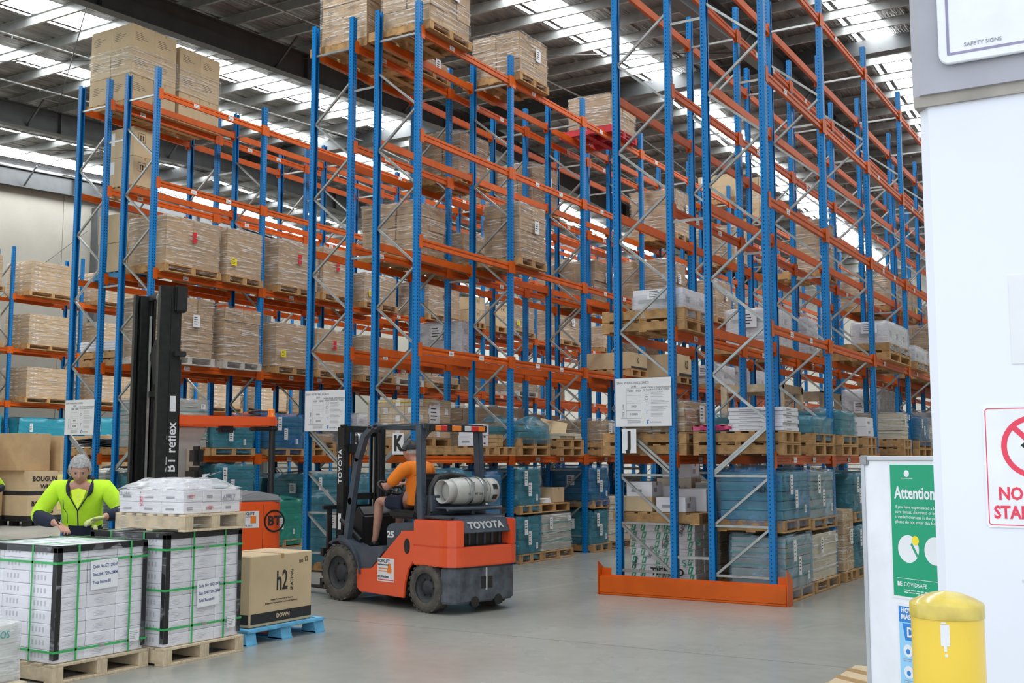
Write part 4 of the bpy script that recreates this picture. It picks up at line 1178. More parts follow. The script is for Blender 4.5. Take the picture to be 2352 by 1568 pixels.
tile_stack(-7.53, 5.76, 1.02, .88, 1.035, 'left white tile stack with black edge guards and green straps', 'pale pallet under the left strapped tile stack', ['Code No:CT129245', 'Size:284.1*296.2MM', 'Total Boxes:81'], (.22, .80), (.86, .10), 5, (.02, .66))
tile_stack(-7.39, 6.72, .95, .88, 1.085, 'white tile stack with green straps under the film-covered cartons', 'pale pallet under the tile stack that bears another pallet', ['Code No: 28G12004', 'Size: 284.1*596.2MM', 'Total Boxes: 81'], (.34, .76), (.86, .50, .16), 6, (.05, .42))
# upper pallet and cartons 16057
zt = 1.098
ux0, ux1, uy0, uy1 = -8.17, -7.30, 6.83, 7.55
pallet(((ux0+ux1)/2, (uy0+uy1)/2, zt), ux1-ux0, uy1-uy0, 'worn pallet lying on top of the right tile stack', WOODP, True, group='pale pallets in the foreground')
t = thing('wrapped_carton_stack', 'white cartons tented in clear film with handwritten number, on upper pallet', 'carton stack', ((ux0+ux1)/2-.01, (uy0+uy1)/2-.01, zt+.147))
sxx, syy = ux1-ux0-.06, uy1-uy0-.05
stack(t, sxx, syy, .20, 3, 3, 2, CARDW, random.Random(2), tape=False, prn='white', jit=.004, hollow=False)
stack(t, sxx*.55, syy*.5, .09, 2, 2, 1, CARDW, random.Random(3), z0=.2, tape=False, prn=None)
tent = MB(); nn = 14
for i in range(nn):
    for j in range(nn): pass
tv = []
rr = random.Random(8)
for i in range(nn+1):
    for j in range(nn+1):
        a, b_ = i/nn*2-1, j/nn*2-1; e = max(abs(a), abs(b_))
        z = .208+.092*min(1, max(0, (1-e)/.42))+.006*math.sin(a*13+b_*7)+rr.uniform(-.003, .003)
        tv.append((a*(sxx/2+.012), b_*(syy/2+.012), z))
tent.add(tv, [(i*(nn+1)+j, (i+1)*(nn+1)+j, (i+1)*(nn+1)+j+1, i*(nn+1)+j+1) for i in range(nn) for j in range(nn)], 0, True)
ob('film_tent', tent.mesh('tent', FILMW), t)
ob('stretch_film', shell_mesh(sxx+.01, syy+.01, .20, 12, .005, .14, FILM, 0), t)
text('handwritten_number', '16057', .085, GREYINK, t, (sxx/2+.018, syy*.10, .125), '+x', sx=.9)
for (yy, zz, s_) in ((-syy*.42, .15, 'ICES'), (-syy*.1, .05, 'ICES')): text('printed_name', s_, .035, REDP, t, (sxx/2+.012, yy, zz), '+x')
text('printed_name', 'CELSIUS', .04, GREYINK, t, (-sxx*.48, -syy/2-.014, .165), '-y'); text('printed_name', 'ICES', .045, REDP, t, (-sxx*.12, -syy/2-.014, .06), '-y', spin=R(90))
ob('film_tail', MB().add([(0,0,0),(.10,.03,.05),(.16,.10,.075),(.02,.05,.02)], [(0,1,2,3)]).add([(0,0,0),(-.05,.05,.04),(.02,.08,.05)], [(0,1,2)]).mesh('tail', FILMW), t, (sxx*.12, syy*.25, .29))

# pale blue pallet with the chair carton
tb = thing('plastic_pallet', 'sky-blue painted pallet under the tall chair carton', 'pallet', (-8.03, 8.33, 0))
ob('deck', bevel_mesh(MB().box(-.56, .56, -.54, .54, .115, .145).mesh('d', SKYB), .006, 2), tb)
for a in (-.46, 0, .46):
    ob('skid', MB().box(-.56, .56, a*1.04-.07, a*1.04+.07, 0, .018).mesh('f', SKYB), tb)
    for c_ in (-.46, 0, .46): ob('foot', bevel_mesh(MB().prism([(c_-.10, 0), (c_+.10, 0), (c_+.075, .115), (c_-.075, .115)], a*1.04-.07, a*1.04+.07, 'y').mesh('f', SKYB), .006), tb)
for k in range(14): ob('deck_slot', MB().box(.42, .50, -.47+.07*k, -.44+.07*k, .1452, .1462).mesh('s', SLATE), tb)
t = thing('chair_carton', 'large tan carton printed h2 with black DOWN band on blue pallet', 'carton', (-7.83, 8.31, .147))
hc = .66; cs = carton_mesh(.58, .86, hc, CARDL, True, None, .008); ob('carton_body', cs, t)
ob('printed_band', MB().box(.29, .2925, -.415, .425, .03, .125).mesh('b', INK), t)
ob('printed_band', MB().box(-.02, .27, -.4325, -.43, .03, .12).mesh('b', INK), t)
text('lettering', 'DOWN', .055, CARDL, t, (.2932, .02, .078), '+x', 'CENTER', bold=.002)
text('printed_name', 'h2', .26, INK, t, (.2925, .00, .40), '+x', 'CENTER', sx=.62, bold=.004)
text('printed_name', 'SEATING', .052, INK, t, (.2925, .14, .40), '+x', 'CENTER', spin=R(90))
text('small_print', 'Quality Furniture from h2 Factory', .022, INK, t, (.2925, 0, .235), '+x', 'CENTER'); text('small_print', 'Designed and Engineered for Comfort and Functionality', .020, INK, t, (.2925, 0, .205), '+x', 'CENTER')
text('handwriting', 'no 12', .07, INK, t, (.2925, .24, .57), '+x', sx=.8, spin=R(8))
for k in range(4): ob('small_print', MB().box(-.18, -.02, -.4315, -.43, .16+.02*k, .166+.02*k).mesh('p', INK), t)

# lower-left stack with the 15593 tag
pallet((-7.72, 4.86, 0), 1.15, .8, 'stamped timber pallet at the lower left frame corner', WOODP, True, group='pale pallets in the foreground')
t = thing('tiled_carton_stack', 'low stack of printed tile cartons with handwritten tag, lower left corner', 'carton stack', (-7.76, 4.87, .147))
stack(t, 1.02, .74, .40, 2, 2, 3, mat('pale_green_carton', (.62,.64,.58), .7, objvar=.04), random.Random(4), tape=False, jit=.01, hollow=False)
ob('stretch_film', shell_mesh(1.04, .76, .40, 33, .008, .05, FILMW, .10), t)
ob('strap', MB().box(.522, .524, .05, .075, 0, .42).mesh('s', STRAPT), t)
for (y, z) in ((.14, .33), (-.22, .12), (-.3, .30)): text('printed_name', 'ELIOS', .075, STRAPT, t, (.532, y, z), '+x', sx=.8)
p = ob('number_tag', MB().box(.536, .538, -.17, .05, .08, .26).mesh('p', PAPER), t)
text('handwriting', '15593', .075, INK, p, (.5385, -.15, .205), '+x', sx=.8); print_block('tag_print', GREYINK, p, (.5385, -.07, .12), '+x', .15, .05, 3, 5)
pe = t
text('stamp', 'EUR', .06, INK, t, (.59, .28, -.075), '+x', 'CENTER')

# flat taped carton lying in the lower right corner
t = thing('taped_carton', 'flat tan carton with brown tape strips, lower right corner', 'carton', (-1.90, 7.50, 0))
ob('carton_body', bevel_mesh(MB().box(0, 1.15, -1.75, 0, 0, .40).mesh('c', CARDL), .006), t)
for k in range(4):
    c0 = -.12-.27*k; w_ = .10
    ob('tape_strip', MB().prism([(-.001, c0), (1.151, c0-.66*1.15), (1.151, c0-.66*1.15-w_), (-.001, c0-w_)], .4003, .4013, 'z').mesh('t', TAPE), t)

# ---------------------------------------------------------------- whiteboard with posters
a_ = R(57.8); dx, dy = math.sin(a_), -math.cos(a_)       # direction of the board, towards the camera side
wb = thing('whiteboard', 'free-standing whiteboard with safety posters beside the white wall', 'whiteboard', (-1.32, 5.50, 0), math.atan2(dy, dx))
def wbx(m, nm, **k): return ob(nm, m, wb, **k)
wbx(MB().box(0, 1.8, 0, .012, .52, 1.715).mesh('panel', WHITE), 'board_surface')
FR = mat('silver_frame', (.55, .57, .60), .35, .6, .05)
wbx(bevel_mesh(MB().box(-.018, .004, -.008, .020, .50, 1.735).mesh('f', FR), .003), 'frame_rail'); wbx(bevel_mesh(MB().box(-.018, 1.82, -.008, .020, 1.713, 1.735).mesh('f', FR), .003), 'frame_rail')
wbx(bevel_mesh(MB().box(-.018, 1.82, -.008, .020, .50, .52).mesh('f', FR), .003), 'frame_rail'); wbx(bevel_mesh(MB().box(1.798, 1.82, -.008, .020, .50, 1.735).mesh('f', FR), .003), 'frame_rail')
wbx(bevel_mesh(MB().box(-.022, .03, -.012, .022, 1.69, 1.739).mesh('f', GREYPL), .006, 2), 'corner_cap')
for x in (.1, 1.7):
    wbx(MB().rod((x, .03, .06), (x, .03, 1.2), .016, 8).mesh('l', FR), 'stand_leg'); wbx(MB().box(x-.02, x+.02, -.3, .36, .03, .06).mesh('l', FR), 'stand_foot')
def poster(name, x0, x1, z0, z1, mt, lab):
    t = thing(name, lab, 'poster', (0, 0, 0)); t.parent = None
    t.matrix_world = Matrix.Translation((-1.32, 5.50, 0)) @ Matrix.Rotation(math.atan2(dy, dx), 4, 'Z')
    ob('sheet', MB().box(x0-.012, x1+.012, -.0025, -.0005, z0-.012, z1+.012).mesh('s', PAPER), t); ob('printed_area', MB().box(x0, x1, -.0032, -.0026, z0, z1).mesh('s', mt), t)
    return t
gp = poster('notice_poster', .165, .60, 1.10, 1.695, GREENP, 'green Attention poster on the whiteboard'); e = -.0036
text('heading', 'Attention', .076, PAPER, gp, (.19, e, 1.565), '-y', bold=.002, sx=.80)
for k, s_ in enumerate(('If you have experienced a fever, cough,', 'sore throat, shortness of breath or', 'travelled overseas in the past month,', 'please do not enter this facility.')): text('body_print', s_, .021, PAPER, gp, (.19, e, 1.503-.0225*k), '-y', ext=.0003)
for k in range(3):
    ob('round_icon', MB().lathe([(0.0001, e), (.062, e)], 28, 'y', mi=0).mesh('i', PAPER), gp, (.262+.155*k, 0, 1.315))
    ob('icon_dot', MB().lathe([(0.0001, e-.0006), (.021, e-.0006)], 16, 'y').mesh('i', YELL), gp, (.305+.155*k, 0, 1.355))
ob('icon_drawing', MB().bar((.28, e-.001, 1.34), (.315, e-.001, 1.285), (1,0,1), (0,1,0), .012, .0004).mesh('i', GREENI), gp)
ob('icon_drawing', MB().lathe([(.012, e-.001), (.016, e-.001)], 14, 'y', c=(.455, 0, 1.335)).bar((.43, e-.001, 1.285), (.455, e-.001, 1.315), (1,0,1), (0,1,0), .006, .0004).bar((.48, e-.001, 1.285), (.455, e-.001, 1.315), (1,0,1), (0,1,0), .006, .0004).mesh('i', GREENI), gp)
ob('rule', MB().box(.19, .58, e, e+.0004, 1.180, 1.182).mesh('i', PAPER), gp)
text('footer', 'BE', .026, PAPER, gp, (.19, e, 1.155), '-y', bold=.001); text('footer', 'COVIDSAFE', .026, PAPER, gp, (.228, e, 1.155), '-y')
print_block('small_print', PAPER, gp, (.32, e, 1.125), '-y', .18, .02, 2, 6)
ob('crest', MB().lathe([(.0001, e), (.016, e)], 12, 'y').mesh('i', PAPER), gp, (.265, 0, 1.655)); ob('crest', MB().box(.23, .30, e, e+.0004, 1.632, 1.635).mesh('i', PAPER), gp)
bp = poster('mask_poster', .245, .60, .52, 1.055, LBLUEP, 'blue and orange mask safety poster below the green poster')
ob('panel', MB().box(.245, .60, e, e+.0004, .985, 1.055).mesh('b', BLUEP), bp); text('heading', 'HOW TO WEAR A', .030, PAPER, bp, (.26, e-.0006, 1.037), '-y', bold=.0012); text('heading', 'MASK SAFELY', .030, PAPER, bp, (.26, e-.0006, 1.008), '-y', bold=.0012)
ob('panel', MB().prism([(.265,.98), (.58,.98), (.57,.905), (.28,.905)], e, e+.0004, 'y').mesh('b', BLUEP), bp); text('heading', "Do's", .06, PAPER, bp, (.29, e-.0006, .94), '-y', bold=.0015)
ob('panel', MB().box(.245, .60, e+.0001, e+.0005, .52, .70).mesh('b', TANP), bp); ob('panel', MB().prism([(.265,.70), (.58,.70), (.57,.625), (.28,.625)], e-.0002, e+.0002, 'y').mesh('b', ORANP), bp); text('heading', "Don'ts", .06, PAPER, bp, (.285, e-.0008, .662), '-y', bold=.0015)
for (x, z) in ((.295, .86), (.385, .855), (.295, .765), (.385, .76), (.29, .57), (.38, .565)):
    ob('round_icon', MB().lathe([(0.0001, e-.0003), (.028, e-.0003)], 18, 'y').mesh('i', PAPER), bp, (x, 0, z)); ob('icon_drawing', MB().lathe([(0.0001, e-.001), (.012, e-.001)], 10, 'y').mesh('i', BLUEP if z > .6 else ORANP), bp, (x, 0, z-.004))
    print_block('small_print', GREYINK, bp, (x, e, z-.042), '-y', .06, .016, 2, int(x*100))

bp.matrix_world = bp.matrix_world @ Matrix.Translation((-.055, 0, 0))

# ---------------------------------------------------------------- signs on the white wall
yw = FW-.0005
ns = thing('no_entry_sign', 'red and white no entry staff sign on the white wall', 'sign', (0, yw, 0))
def rrect(x0, x1, z0, z1, r, n=5):
    pts = []
    for cx_, cz_, a0 in ((x1-r, z1-r, 0), (x0+r, z1-r, 90), (x0+r, z0+r, 180), (x1-r, z0+r, 270)):
        for k in range(n+1):
            a = R(a0+90*k/n); pts.append((cx_+r*math.cos(a), cz_+r*math.sin(a)))
    return pts
SX0, SX1, SZ0, SZ1 = -.658, -.298, 1.465, 1.922
ob('plate', MB().prism(rrect(SX0, SX1, SZ0, SZ1, .015), -.004, 0, 'y').mesh('p', WHITE), ns)
def frame_poly(p_out, p_in, y, mi=0):
    mb = MB(); n = len(p_out); vs = [(p[0], y, p[1]) for p in p_out]+[(p[0], y, p[1]) for p in p_in]
    return mb.add(vs, [(i, (i+1) % n, n+(i+1) % n, n+i) for i in range(n)], mi)
ob('border_line', frame_poly(rrect(SX0+.008, SX1-.008, SZ0+.008, SZ1-.008, .012), rrect(SX0+.0115, SX1-.0115, SZ0+.0115, SZ1-.0115, .009), -.0045).mesh('b', REDP), ns)
cx_, cz_, rr_ = -.478, 1.768, .118
ob('prohibition_ring', MB().lathe([(rr_-.02, -.0048), (rr_, -.0048)], 40, 'y', (cx_, 0, cz_)).bar((cx_-.078, -.005, cz_+.078), (cx_+.078, -.005, cz_-.078), (1,0,1), (0,1,0), .020, .0004).mesh('r', REDP), ns)
fg = MB().lathe([(.0001, -.0046), (.017, -.0046)], 16, 'y', (cx_, 0, cz_+.070))
for (p, q, w_) in (((0,.045),(0,-.01),.034), ((0,.04),(-.045,-.0),.014), ((0,.04),(.045,.0),.014), ((-.004,-.005),(-.012,-.085),.020), ((.006,-.005),(.035,-.08),.020)):
    d = Vector((q[0]-p[0], 0, q[1]-p[1])); n_ = Vector((-d.z, 0, d.x))
    fg.bar((cx_+p[0], -.0046, cz_+p[1]), (cx_+q[0], -.0046, cz_+q[1]), n_, (0,1,0), w_, .0004)
ob('walking_figure', fg.mesh('f', INK), ns)
text('lettering', 'NO ENTRY', .066, REDP, ns, (cx_, -.0045, 1.590), '-y', 'CENTER', bold=.002, sx=.82); text('lettering', 'STAFF ONLY', .066, REDP, ns, (cx_, -.0045, 1.520), '-y', 'CENTER', bold=.002, sx=.82)
us = thing('framed_sign', 'large white framed sign on the grey upper wall panel', 'sign', (0, FW-.041, 0))
ob('plate', bevel_mesh(MB().prism(rrect(-.755, .6, 3.27, 4.4, .04), -.02, 0, 'y').mesh('p', WHITE), .004), us)
ob('border_line', frame_poly(rrect(-.723, .568, 3.302, 4.368, .004, 1), rrect(-.713, .558, 3.312, 4.358, .004, 1), -.0215).mesh('b', mat('violet_grey_line', (.30,.28,.42), .6)), us)
text('small_print', 'SAFETY SIGNS', .022, GREYINK, us, (-.66, -.0215, 3.335), '-y'); ob('dark_lettering_foot', MB().box(-.52, -.2, -.0222, -.0215, 3.585, 3.66).mesh('b', mat('slate_ink', (.2,.2,.24), .6)), us)
tag(ob('paper_notice', MB().box(-.545, -.2, FW-.003, FW-.0005, 2.08, 2.42).mesh('n', PAPER)), 'blank white notice on the white wall above no entry sign', 'notice')

# ---------------------------------------------------------------- bollard
bx, by = 3.37*-.5125+.8587*3.37*(.3805), 3.37*.8587+.5125*3.37*(.3805)
t = thing('bollard', 'yellow steel bollard before the white wall', 'bollard', (bx, by, 0)); t.scale = (.93, .93, 1)
ob('pipe', MB().lathe([(.109, 0), (.109, 1.30)], 40).mesh('p', YEL), t)
ob('cap', MB().lathe([(.1125, 1.262), (.1125, 1.298), (.108, 1.304), (.085, 1.316), (.045, 1.330), (0.001, 1.336)], 40).mesh('p', mat('worn_yellow_paint', (.70, .54, .09), .3, 0, .25, 9, coat=.3)), t)
chip = MB()
for (a0, a1, z0, z1) in ((-1.04, -.80, 1.19, 1.25), (-.96, -.88, 1.175, 1.19), (-.94, -.86, 1.160, 1.168), (-1.02, -.88, 1.252, 1.257)):
    vs = [(.1098*math.cos(a0+(a1-a0)*k/6-.55), .1098*math.sin(a0+(a1-a0)*k/6-.55), z) for k in range(7) for z in (z0, z1)]
    chip.add(vs, [(2*k, 2*k+2, 2*k+3, 2*k+1) for k in range(6)])
ob('paint_chip', chip.mesh('c', PAPER), t)
t.rotation_euler = (0, 0, 0)

# ---------------------------------------------------------------- people
def skin_obj(joints, edges, root, sub=2):
    """joints: list of (pos, r or (rx, ry)); grows one tapering surface and returns its mesh"""
    me = bpy.data.meshes.new('sk'); me.from_pydata([tuple(j[0]) for j in joints], edges, [])
    o = bpy.data.objects.new('sk', me); COL.objects.link(o)
    o.modifiers.new('s', 'SKIN'); 
    sk = me.skin_vertices[0].data if me.skin_vertices else None
    if sk is None:
        bm = bmesh.new(); bm.from_mesh(me); bm.verts.layers.skin.verify(); bm.to_mesh(me); bm.free(); sk = me.skin_vertices[0].data
    for i, j in enumerate(joints):
        r = j[1]; sk[i].radius = r if isinstance(r, tuple) else (r, r); sk[i].use_root = (i == root)
    m = o.modifiers.new('u', 'SUBSURF'); m.levels = sub; m.render_levels = sub
    out = eval_mesh(o); bpy.data.objects.remove(o); return out
def remesh(meshes, vox=.008, smooth=2):
    bm = bmesh.new()
    for m, M in meshes:
        m2 = m.copy(); m2.transform(M) if M is not None else None; bm.from_mesh(m2)
    me = bpy.data.meshes.new('rm'); bm.to_mesh(me); bm.free()
    o = bpy.data.objects.new('rm', me); COL.objects.link(o)
    r = o.modifiers.new('r', 'REMESH'); r.mode = 'VOXEL'; r.voxel_size = vox; r.use_smooth_shade = True
    if smooth: s = o.modifiers.new('s', 'SMOOTH'); s.iterations = smooth; s.factor = .5
    out = eval_mesh(o); bpy.data.objects.remove(o)
    out.polygons.foreach_set('use_smooth', [True]*len(out.polygons)); return out
def head_mesh(w=.078, d=.098, h=.125):
    """a head looking along -y, centred; chin at z=-h"""
    bm = bmesh.new(); bmesh.ops.create_uvsphere(bm, u_segments=48, v_segments=36, radius=1)
    def g(x, y, cx, cy, sx, sy): return math.exp(-((x-cx)/sx)**2-((y-cy)/sy)**2)
    for v in bm.verts:
        x, y, z = v.co; f = max(0, -y)
        jaw = 1-.30*max(0, -z-.05)**1.1
        X = x*w*jaw; Y = y*d*(1-.10*max(0, -z)); Z = z*h
        if z < -.35 and y > 0: Y *= 1-.45*min(1, (-z-.35)/.4)
        if f > 0:
            a, c = x, z
            dy = -.024*g(a, c, 0, -.20, .16, .17)-.014*g(a, c, 0, .0, .10, .20)        # nose and bridge
            dy += .010*g(a, c, .34, .06, .17, .11)+.010*g(a, c, -.34, .06, .17, .11)      # eye sockets
            dy -= .007*g(a, c, 0, .24, .5, .09)                                            # brow
            dy -= .007*g(a, c, 0, -.50, .20, .05)+.006*g(a, c, 0, -.60, .16, .05)          # lips
            dy += .004*g(a, c, 0, -.555, .20, .02)
            dy -= .012*g(a, c, 0, -.84, .24, .14)                                          # chin
            dy -= .006*g(a, c, .42, -.22, .18, .18)+.006*g(a, c, -.42, -.22, .18, .18)     # cheeks
            Y += dy*min(1, f*2.2)
        v.co = (X, Y, Z)
    for s in (-1, 1):    # ears
        r = bmesh.ops.create_uvsphere(bm, u_segments=14, v_segments=10, radius=1)
        for v in r['verts']:
            x, y, z = v.co; v.co = (s*(w*.98+.004)+x*.010+s*.006*max(0, y), .012+y*.017, -.012+z*.031)
    me = bpy.data.meshes.new('head'); bm.to_mesh(me); bm.free(); return me
def hair_mesh(w=.078, d=.098, h=.125, cut=.36, back=-.35, thick=.012, lump=.004):
    bm = bmesh.new(); bmesh.ops.create_uvsphere(bm, u_segments=48, v_segments=36, radius=1)
    kill = []
    for v in bm.verts:
        x, y, z = v.co
        line = cut if y < -.35 else (back if y > .25 else back+(cut-back)*((.25-y)/.6)**.7)
        if abs(x) > .8 and y < .25: line = min(line, .02)
        if z < line: kill.append(v)
        t = thick*(1+.25*math.sin(x*14+z*11)+.2*math.sin(y*19))+lump*math.sin(x*31+y*27)
        v.co = (x*(w+t), y*(d+t), z*(h+t*1.2))
    bmesh.ops.delete(bm, geom=kill, context='VERTS')
    r = bmesh.ops.solidify(bm, geom=bm.faces[:], thickness=.006)
    me = bpy.data.meshes.new('hair'); bm.to_mesh(me); bm.free(); me.polygons.foreach_set('use_smooth', [True]*len(me.polygons)); return me
def hand_mesh(curl=.5, thumb=1, spread=.16, size=1.0):
    """palm at the origin, fingers along +x, palm facing -z, thumb towards thumb*y"""
    j = [((-.035, 0, 0), (.024, .020)), ((.0, 0, 0), (.036, .016)), ((.045, 0, 0), (.040, .014)), ((.075, 0, -.002), (.036, .011))]
    ms = [skin_obj(j, [(0,1),(1,2),(2,3)], 1, 2)]
    L = [.070, .080, .074, .058]
    for i in range(4):
        y = (1.5-i)*.0205*thumb; l = L[i]; a = -curl*.5; p = Vector((.055, y, 0)); js = [(p, .0092)]
        sp_ = (1.5-i)*spread*.35*thumb; p = Vector((.080, y*1.08, 0)); js.append((p, .0092))
        for seg, rr_, da in ((.45, .0088, 1.0), (.30, .0082, 1.25), (.25, .0070, 1.0)):
            p = p+Vector((math.cos(a)*math.cos(sp_), math.sin(sp_), math.sin(a)))*l*seg; js.append((p.copy(), rr_)); a -= curl*da*.8
        ms.append(skin_obj(js, [(k, k+1) for k in range(len(js)-1)], 0, 2))
    p = Vector((-.005, .018*thumb, -.004)); js = [(p, .012)]
    for dv, rr_ in (((.026, .026*thumb, -.010), .0125), ((.026, .014*thumb, -.012), .0108), ((.022, .004*thumb, -.012), .0088)):
        p = p+Vector(dv); js.append((p.copy(), rr_))
    ms.append(skin_obj(js, [(k, k+1) for k in range(3)], 0, 2))
    return [(m, Matrix.Scale(size, 4)) for m in ms]
def frame_to(origin, xdir, zhint):
    x = Vector(xdir).normalized(); z = Vector(zhint); z = (z-x*z.dot(x)).normalized(); y = z.cross(x)
    return Matrix.Translation(Vector(origin)) @ Matrix((x, y, z)).transposed().to_4x4()
def paint(me, fn, mats):
    for m in mats: me.materials.append(m)
    for p in me.polygons: p.material_index = fn(p.center)
def limb(pts): return [(i, i+1) for i in range(len(pts)-1)]

def yellow_man(t, full=True):
    """built facing -y at the origin, stooping over what stands in front of him"""
    hip = Vector((0, .10, .93)); chest = Vector((0, -.04, 1.28)); neck = Vector((0, -.12, 1.45)); head = Vector((0.0, -.185, 1.565))
    SR = Vector((-.20, -.08, 1.40)); SL = Vector((.20, -.08, 1.40))
    ER = Vector((-.34, -.17, 1.15)); EL = Vector((.36, -.10, 1.18))
    WR = Vector((-.13, -.42, 1.10)); WL = Vector((.22, -.33, 1.145))
    J = [(hip, (.15, .11)), ((0, .04, 1.08), (.145, .11)), (chest, (.155, .11)), ((0, -.09, 1.38), (.11, .085)), (neck, (.058, .06)), (head+Vector((0, .02, -.02)), (.05, .055)),
         (SR, (.062, .062)), (ER, (.048, .046)), ((ER+WR)/2, (.044, .042)), (WR, (.030, .026)),
         (SL, (.062, .062)), (EL, (.048, .046)), ((EL+WL)/2, (.044, .042)), (WL, (.030, .026)),
         ((-.10, .10, .86), (.085, .09)), ((-.11, .06, .48), (.06, .06)), ((-.11, .12, .09), (.042, .042)), ((-.12, -.03, .04), (.045, .035)),
         ((.10, .10, .86), (.085, .09)), ((.11, .08, .48), (.06, .06)), ((.11, .14, .09), (.042, .042)), ((.12, -.01, .04), (.045, .035))]
    E = [(0,1),(1,2),(2,3),(3,4),(4,5),(3,6),(6,7),(7,8),(8,9),(3,10),(10,11),(11,12),(12,13),(0,14),(14,15),(15,16),(16,17),(0,18),(18,19),(19,20),(20,21)]
    base = skin_obj(J, E, 0, 2)
    HM_ = Matrix.Translation(head) @ Matrix.Rotation(R(6), 4, 'Z') @ Matrix.Rotation(R(24), 4, 'X')
    parts = [(base, None), (head_mesh(.080, .100, .128), HM_)]
    dR = (WR-(ER+WR)/2).normalized(); dL = (WL-(EL+WL)/2).normalized()
    MR = frame_to(WR+dR*.03, (dR+Vector((.35, -.25, -.45))), Vector((.25, -.3, .9)))
    ML = frame_to(WL+dL*.03, (dL+Vector((-.5, 0, .0))), Vector((0, .3, .9)))
    parts += [(m, MR @ s) for m, s in hand_mesh(.62, 1)]
    body = remesh(parts, .0065, 1)
    body.materials.append(SKIN); ob('body', body, t)
    # glove on the left hand
    gl = remesh([(m, ML @ s) for m, s in hand_mesh(.95, -1, .1, 1.12)], .008, 1); gl.materials.append(mat('pale_yellow_glove', (.62, .66, .30), .8)); ob('work_glove', gl, t)
    # jacket: fleece, hi-vis above the waist, navy waist and lower sleeves
    g = .022
    def up(j, k=g): r = j[1]; return (j[0], (r[0]+k, r[1]+k))
    JJ = [((0, .10, .90), (.185, .15)), (J[1][0], (.185, .15)), (J[2][0], (.195, .150)), ((0, -.08, 1.37), (.150, .120)),
          (SR, (.088, .088)), (ER, (.082, .078)), ((ER+WR)/2, (.066, .062)), (WR+(ER-WR)*.12, (.046, .042)),
          (SL, (.088, .088)), (EL, (.082, .078)), ((EL+WL)/2, (.066, .062)), (WL+(EL-WL)*.12, (.046, .042))]
    jk = skin_obj(JJ, [(0,1),(1,2),(2,3),(3,4),(4,5),(5,6),(6,7),(3,8),(8,9),(9,10),(10,11)], 1, 3)
    def fn(c):
        def sd(P_, Q_):
            tt = max(0, min(1, (c-P_).dot(Q_-P_)/(Q_-P_).length_squared)); return (c-P_-(Q_-P_)*tt).length, tt
        for S_, E_, W_ in ((SR, ER, WR), (SL, EL, WL)):
            d1, t1 = sd(E_, W_); d2, t2 = sd(S_, E_)
            if d1 < d2-.004 and t1 > .12 and d1 < .085: return 1
        return 1 if c.z < 1.055 else 0
    paint(jk, fn, [HIVIS, NAVY]); jk.polygons.foreach_set('use_smooth', [True]*len(jk.polygons)); ja = ob('jacket', jk, t)
    # open collar flaps
    for s in (-1, 1):
        cf = skin_obj([((s*.07, -.03, 1.485), (.028, .040)), ((s*.105, -.10, 1.45), (.024, .040)), ((s*.095, -.185, 1.375), (.018, .034)), ((s*.075, -.215, 1.33), (.010, .016))], [(0,1),(1,2),(2,3)], 1, 2)
        cf.materials.append(NAVY); ob('collar', cf, ja)
    cb_ = skin_obj([((-.075, -.02, 1.48), (.03, .04)), ((0, .03, 1.49), (.03, .045)), ((.075, -.02, 1.48), (.03, .04))], [(0,1),(1,2)], 1, 2); cb_.materials.append(NAVY); ob('collar', cb_, ja)
    # yellow shirt in the opening, zip and piping
    ob('shirt_front', (lambda m: m)(MB().add([(-.062, -.218, 1.385), (0, -.222, 1.40), (.062, -.218, 1.385), (.045, -.236, 1.31), (0, -.240, 1.22), (-.045, -.236, 1.31)], [(0,1,4,5),(1,2,3,4)]).mesh('shirt', HIVISY)), t)
    for (p, q) in (((-.085, -.222, 1.35), (0, -.225, 1.20)), ((.085, -.222, 1.35), (0, -.225, 1.20)), ((0, -.225, 1.20), (0, -.17, 1.05))):
        ob('zip', MB().rod(p, q, .006, 6).mesh('z', NAVY), ja)
    ob('zip', MB().tube([(-.13, -.19, 1.30), (-.12, -.198, 1.22), (-.09, -.2, 1.18), (-.085, -.19, 1.09)], .003, 6).mesh('z', NAVY), ja)
    for z in (1.34, 1.30, 1.26): ob('button', MB().rod((0, -.236-.01*(1.34-z)*8, z), (0, -.243-.01*(1.34-z)*8, z), .005, 8).mesh('b', WHITE), t)
    # trousers and boots
    tr_ = skin_obj([((0, .10, .95), (.165, .125)), (J[14][0], (.100, .105)), (J[15][0], (.078, .078)), ((-.11, .12, .12), (.07, .07)), (J[18][0], (.100, .105)), (J[19][0], (.078, .078)), ((.11, .14, .12), (.07, .07))], [(0,1),(1,2),(2,3),(0,4),(4,5),(5,6)], 0, 2)
    tr_.materials.append(NAVY); ob('trousers', tr_, t)
    for s, y in ((-1, .12), (1, .14)):
        bt = skin_obj([((s*.11, y+.02, .10), (.055, .055)), ((s*.115, y-.02, .05), (.052, .048)), ((s*.12, y-.16, .04), (.048, .038))], [(0,1),(1,2)], 0, 2); bt.materials.append(BLACK); ob('boot', bt, t)
    hr = hair_mesh(.080, .100, .128); hr.materials.append(HAIRM); o = ob('hair', hr, t); o.matrix_local = HM_
    fc = ob('face_details', None, t); fc.matrix_local = HM_
    for s in (-1, 1):
        ob('eye', MB().lathe([(.0001, -.004), (.009, -.0035), (.010, 0)], 12, 'y', (s*.030, -.088, .006)).mesh('e', INK), fc)
        ob('eyebrow', MB().rod((s*.016, -.100, .030), (s*.046, -.090, .030), .0042, 6).mesh('e', HAIRM), fc)
        ob('spectacle_rim', MB().tube([(s*.031+.019*math.cos(a*.52), -.106, -.002+.013*math.sin(a*.52)) for a in range(13)], .0011, 5).mesh('g', GALV), fc)
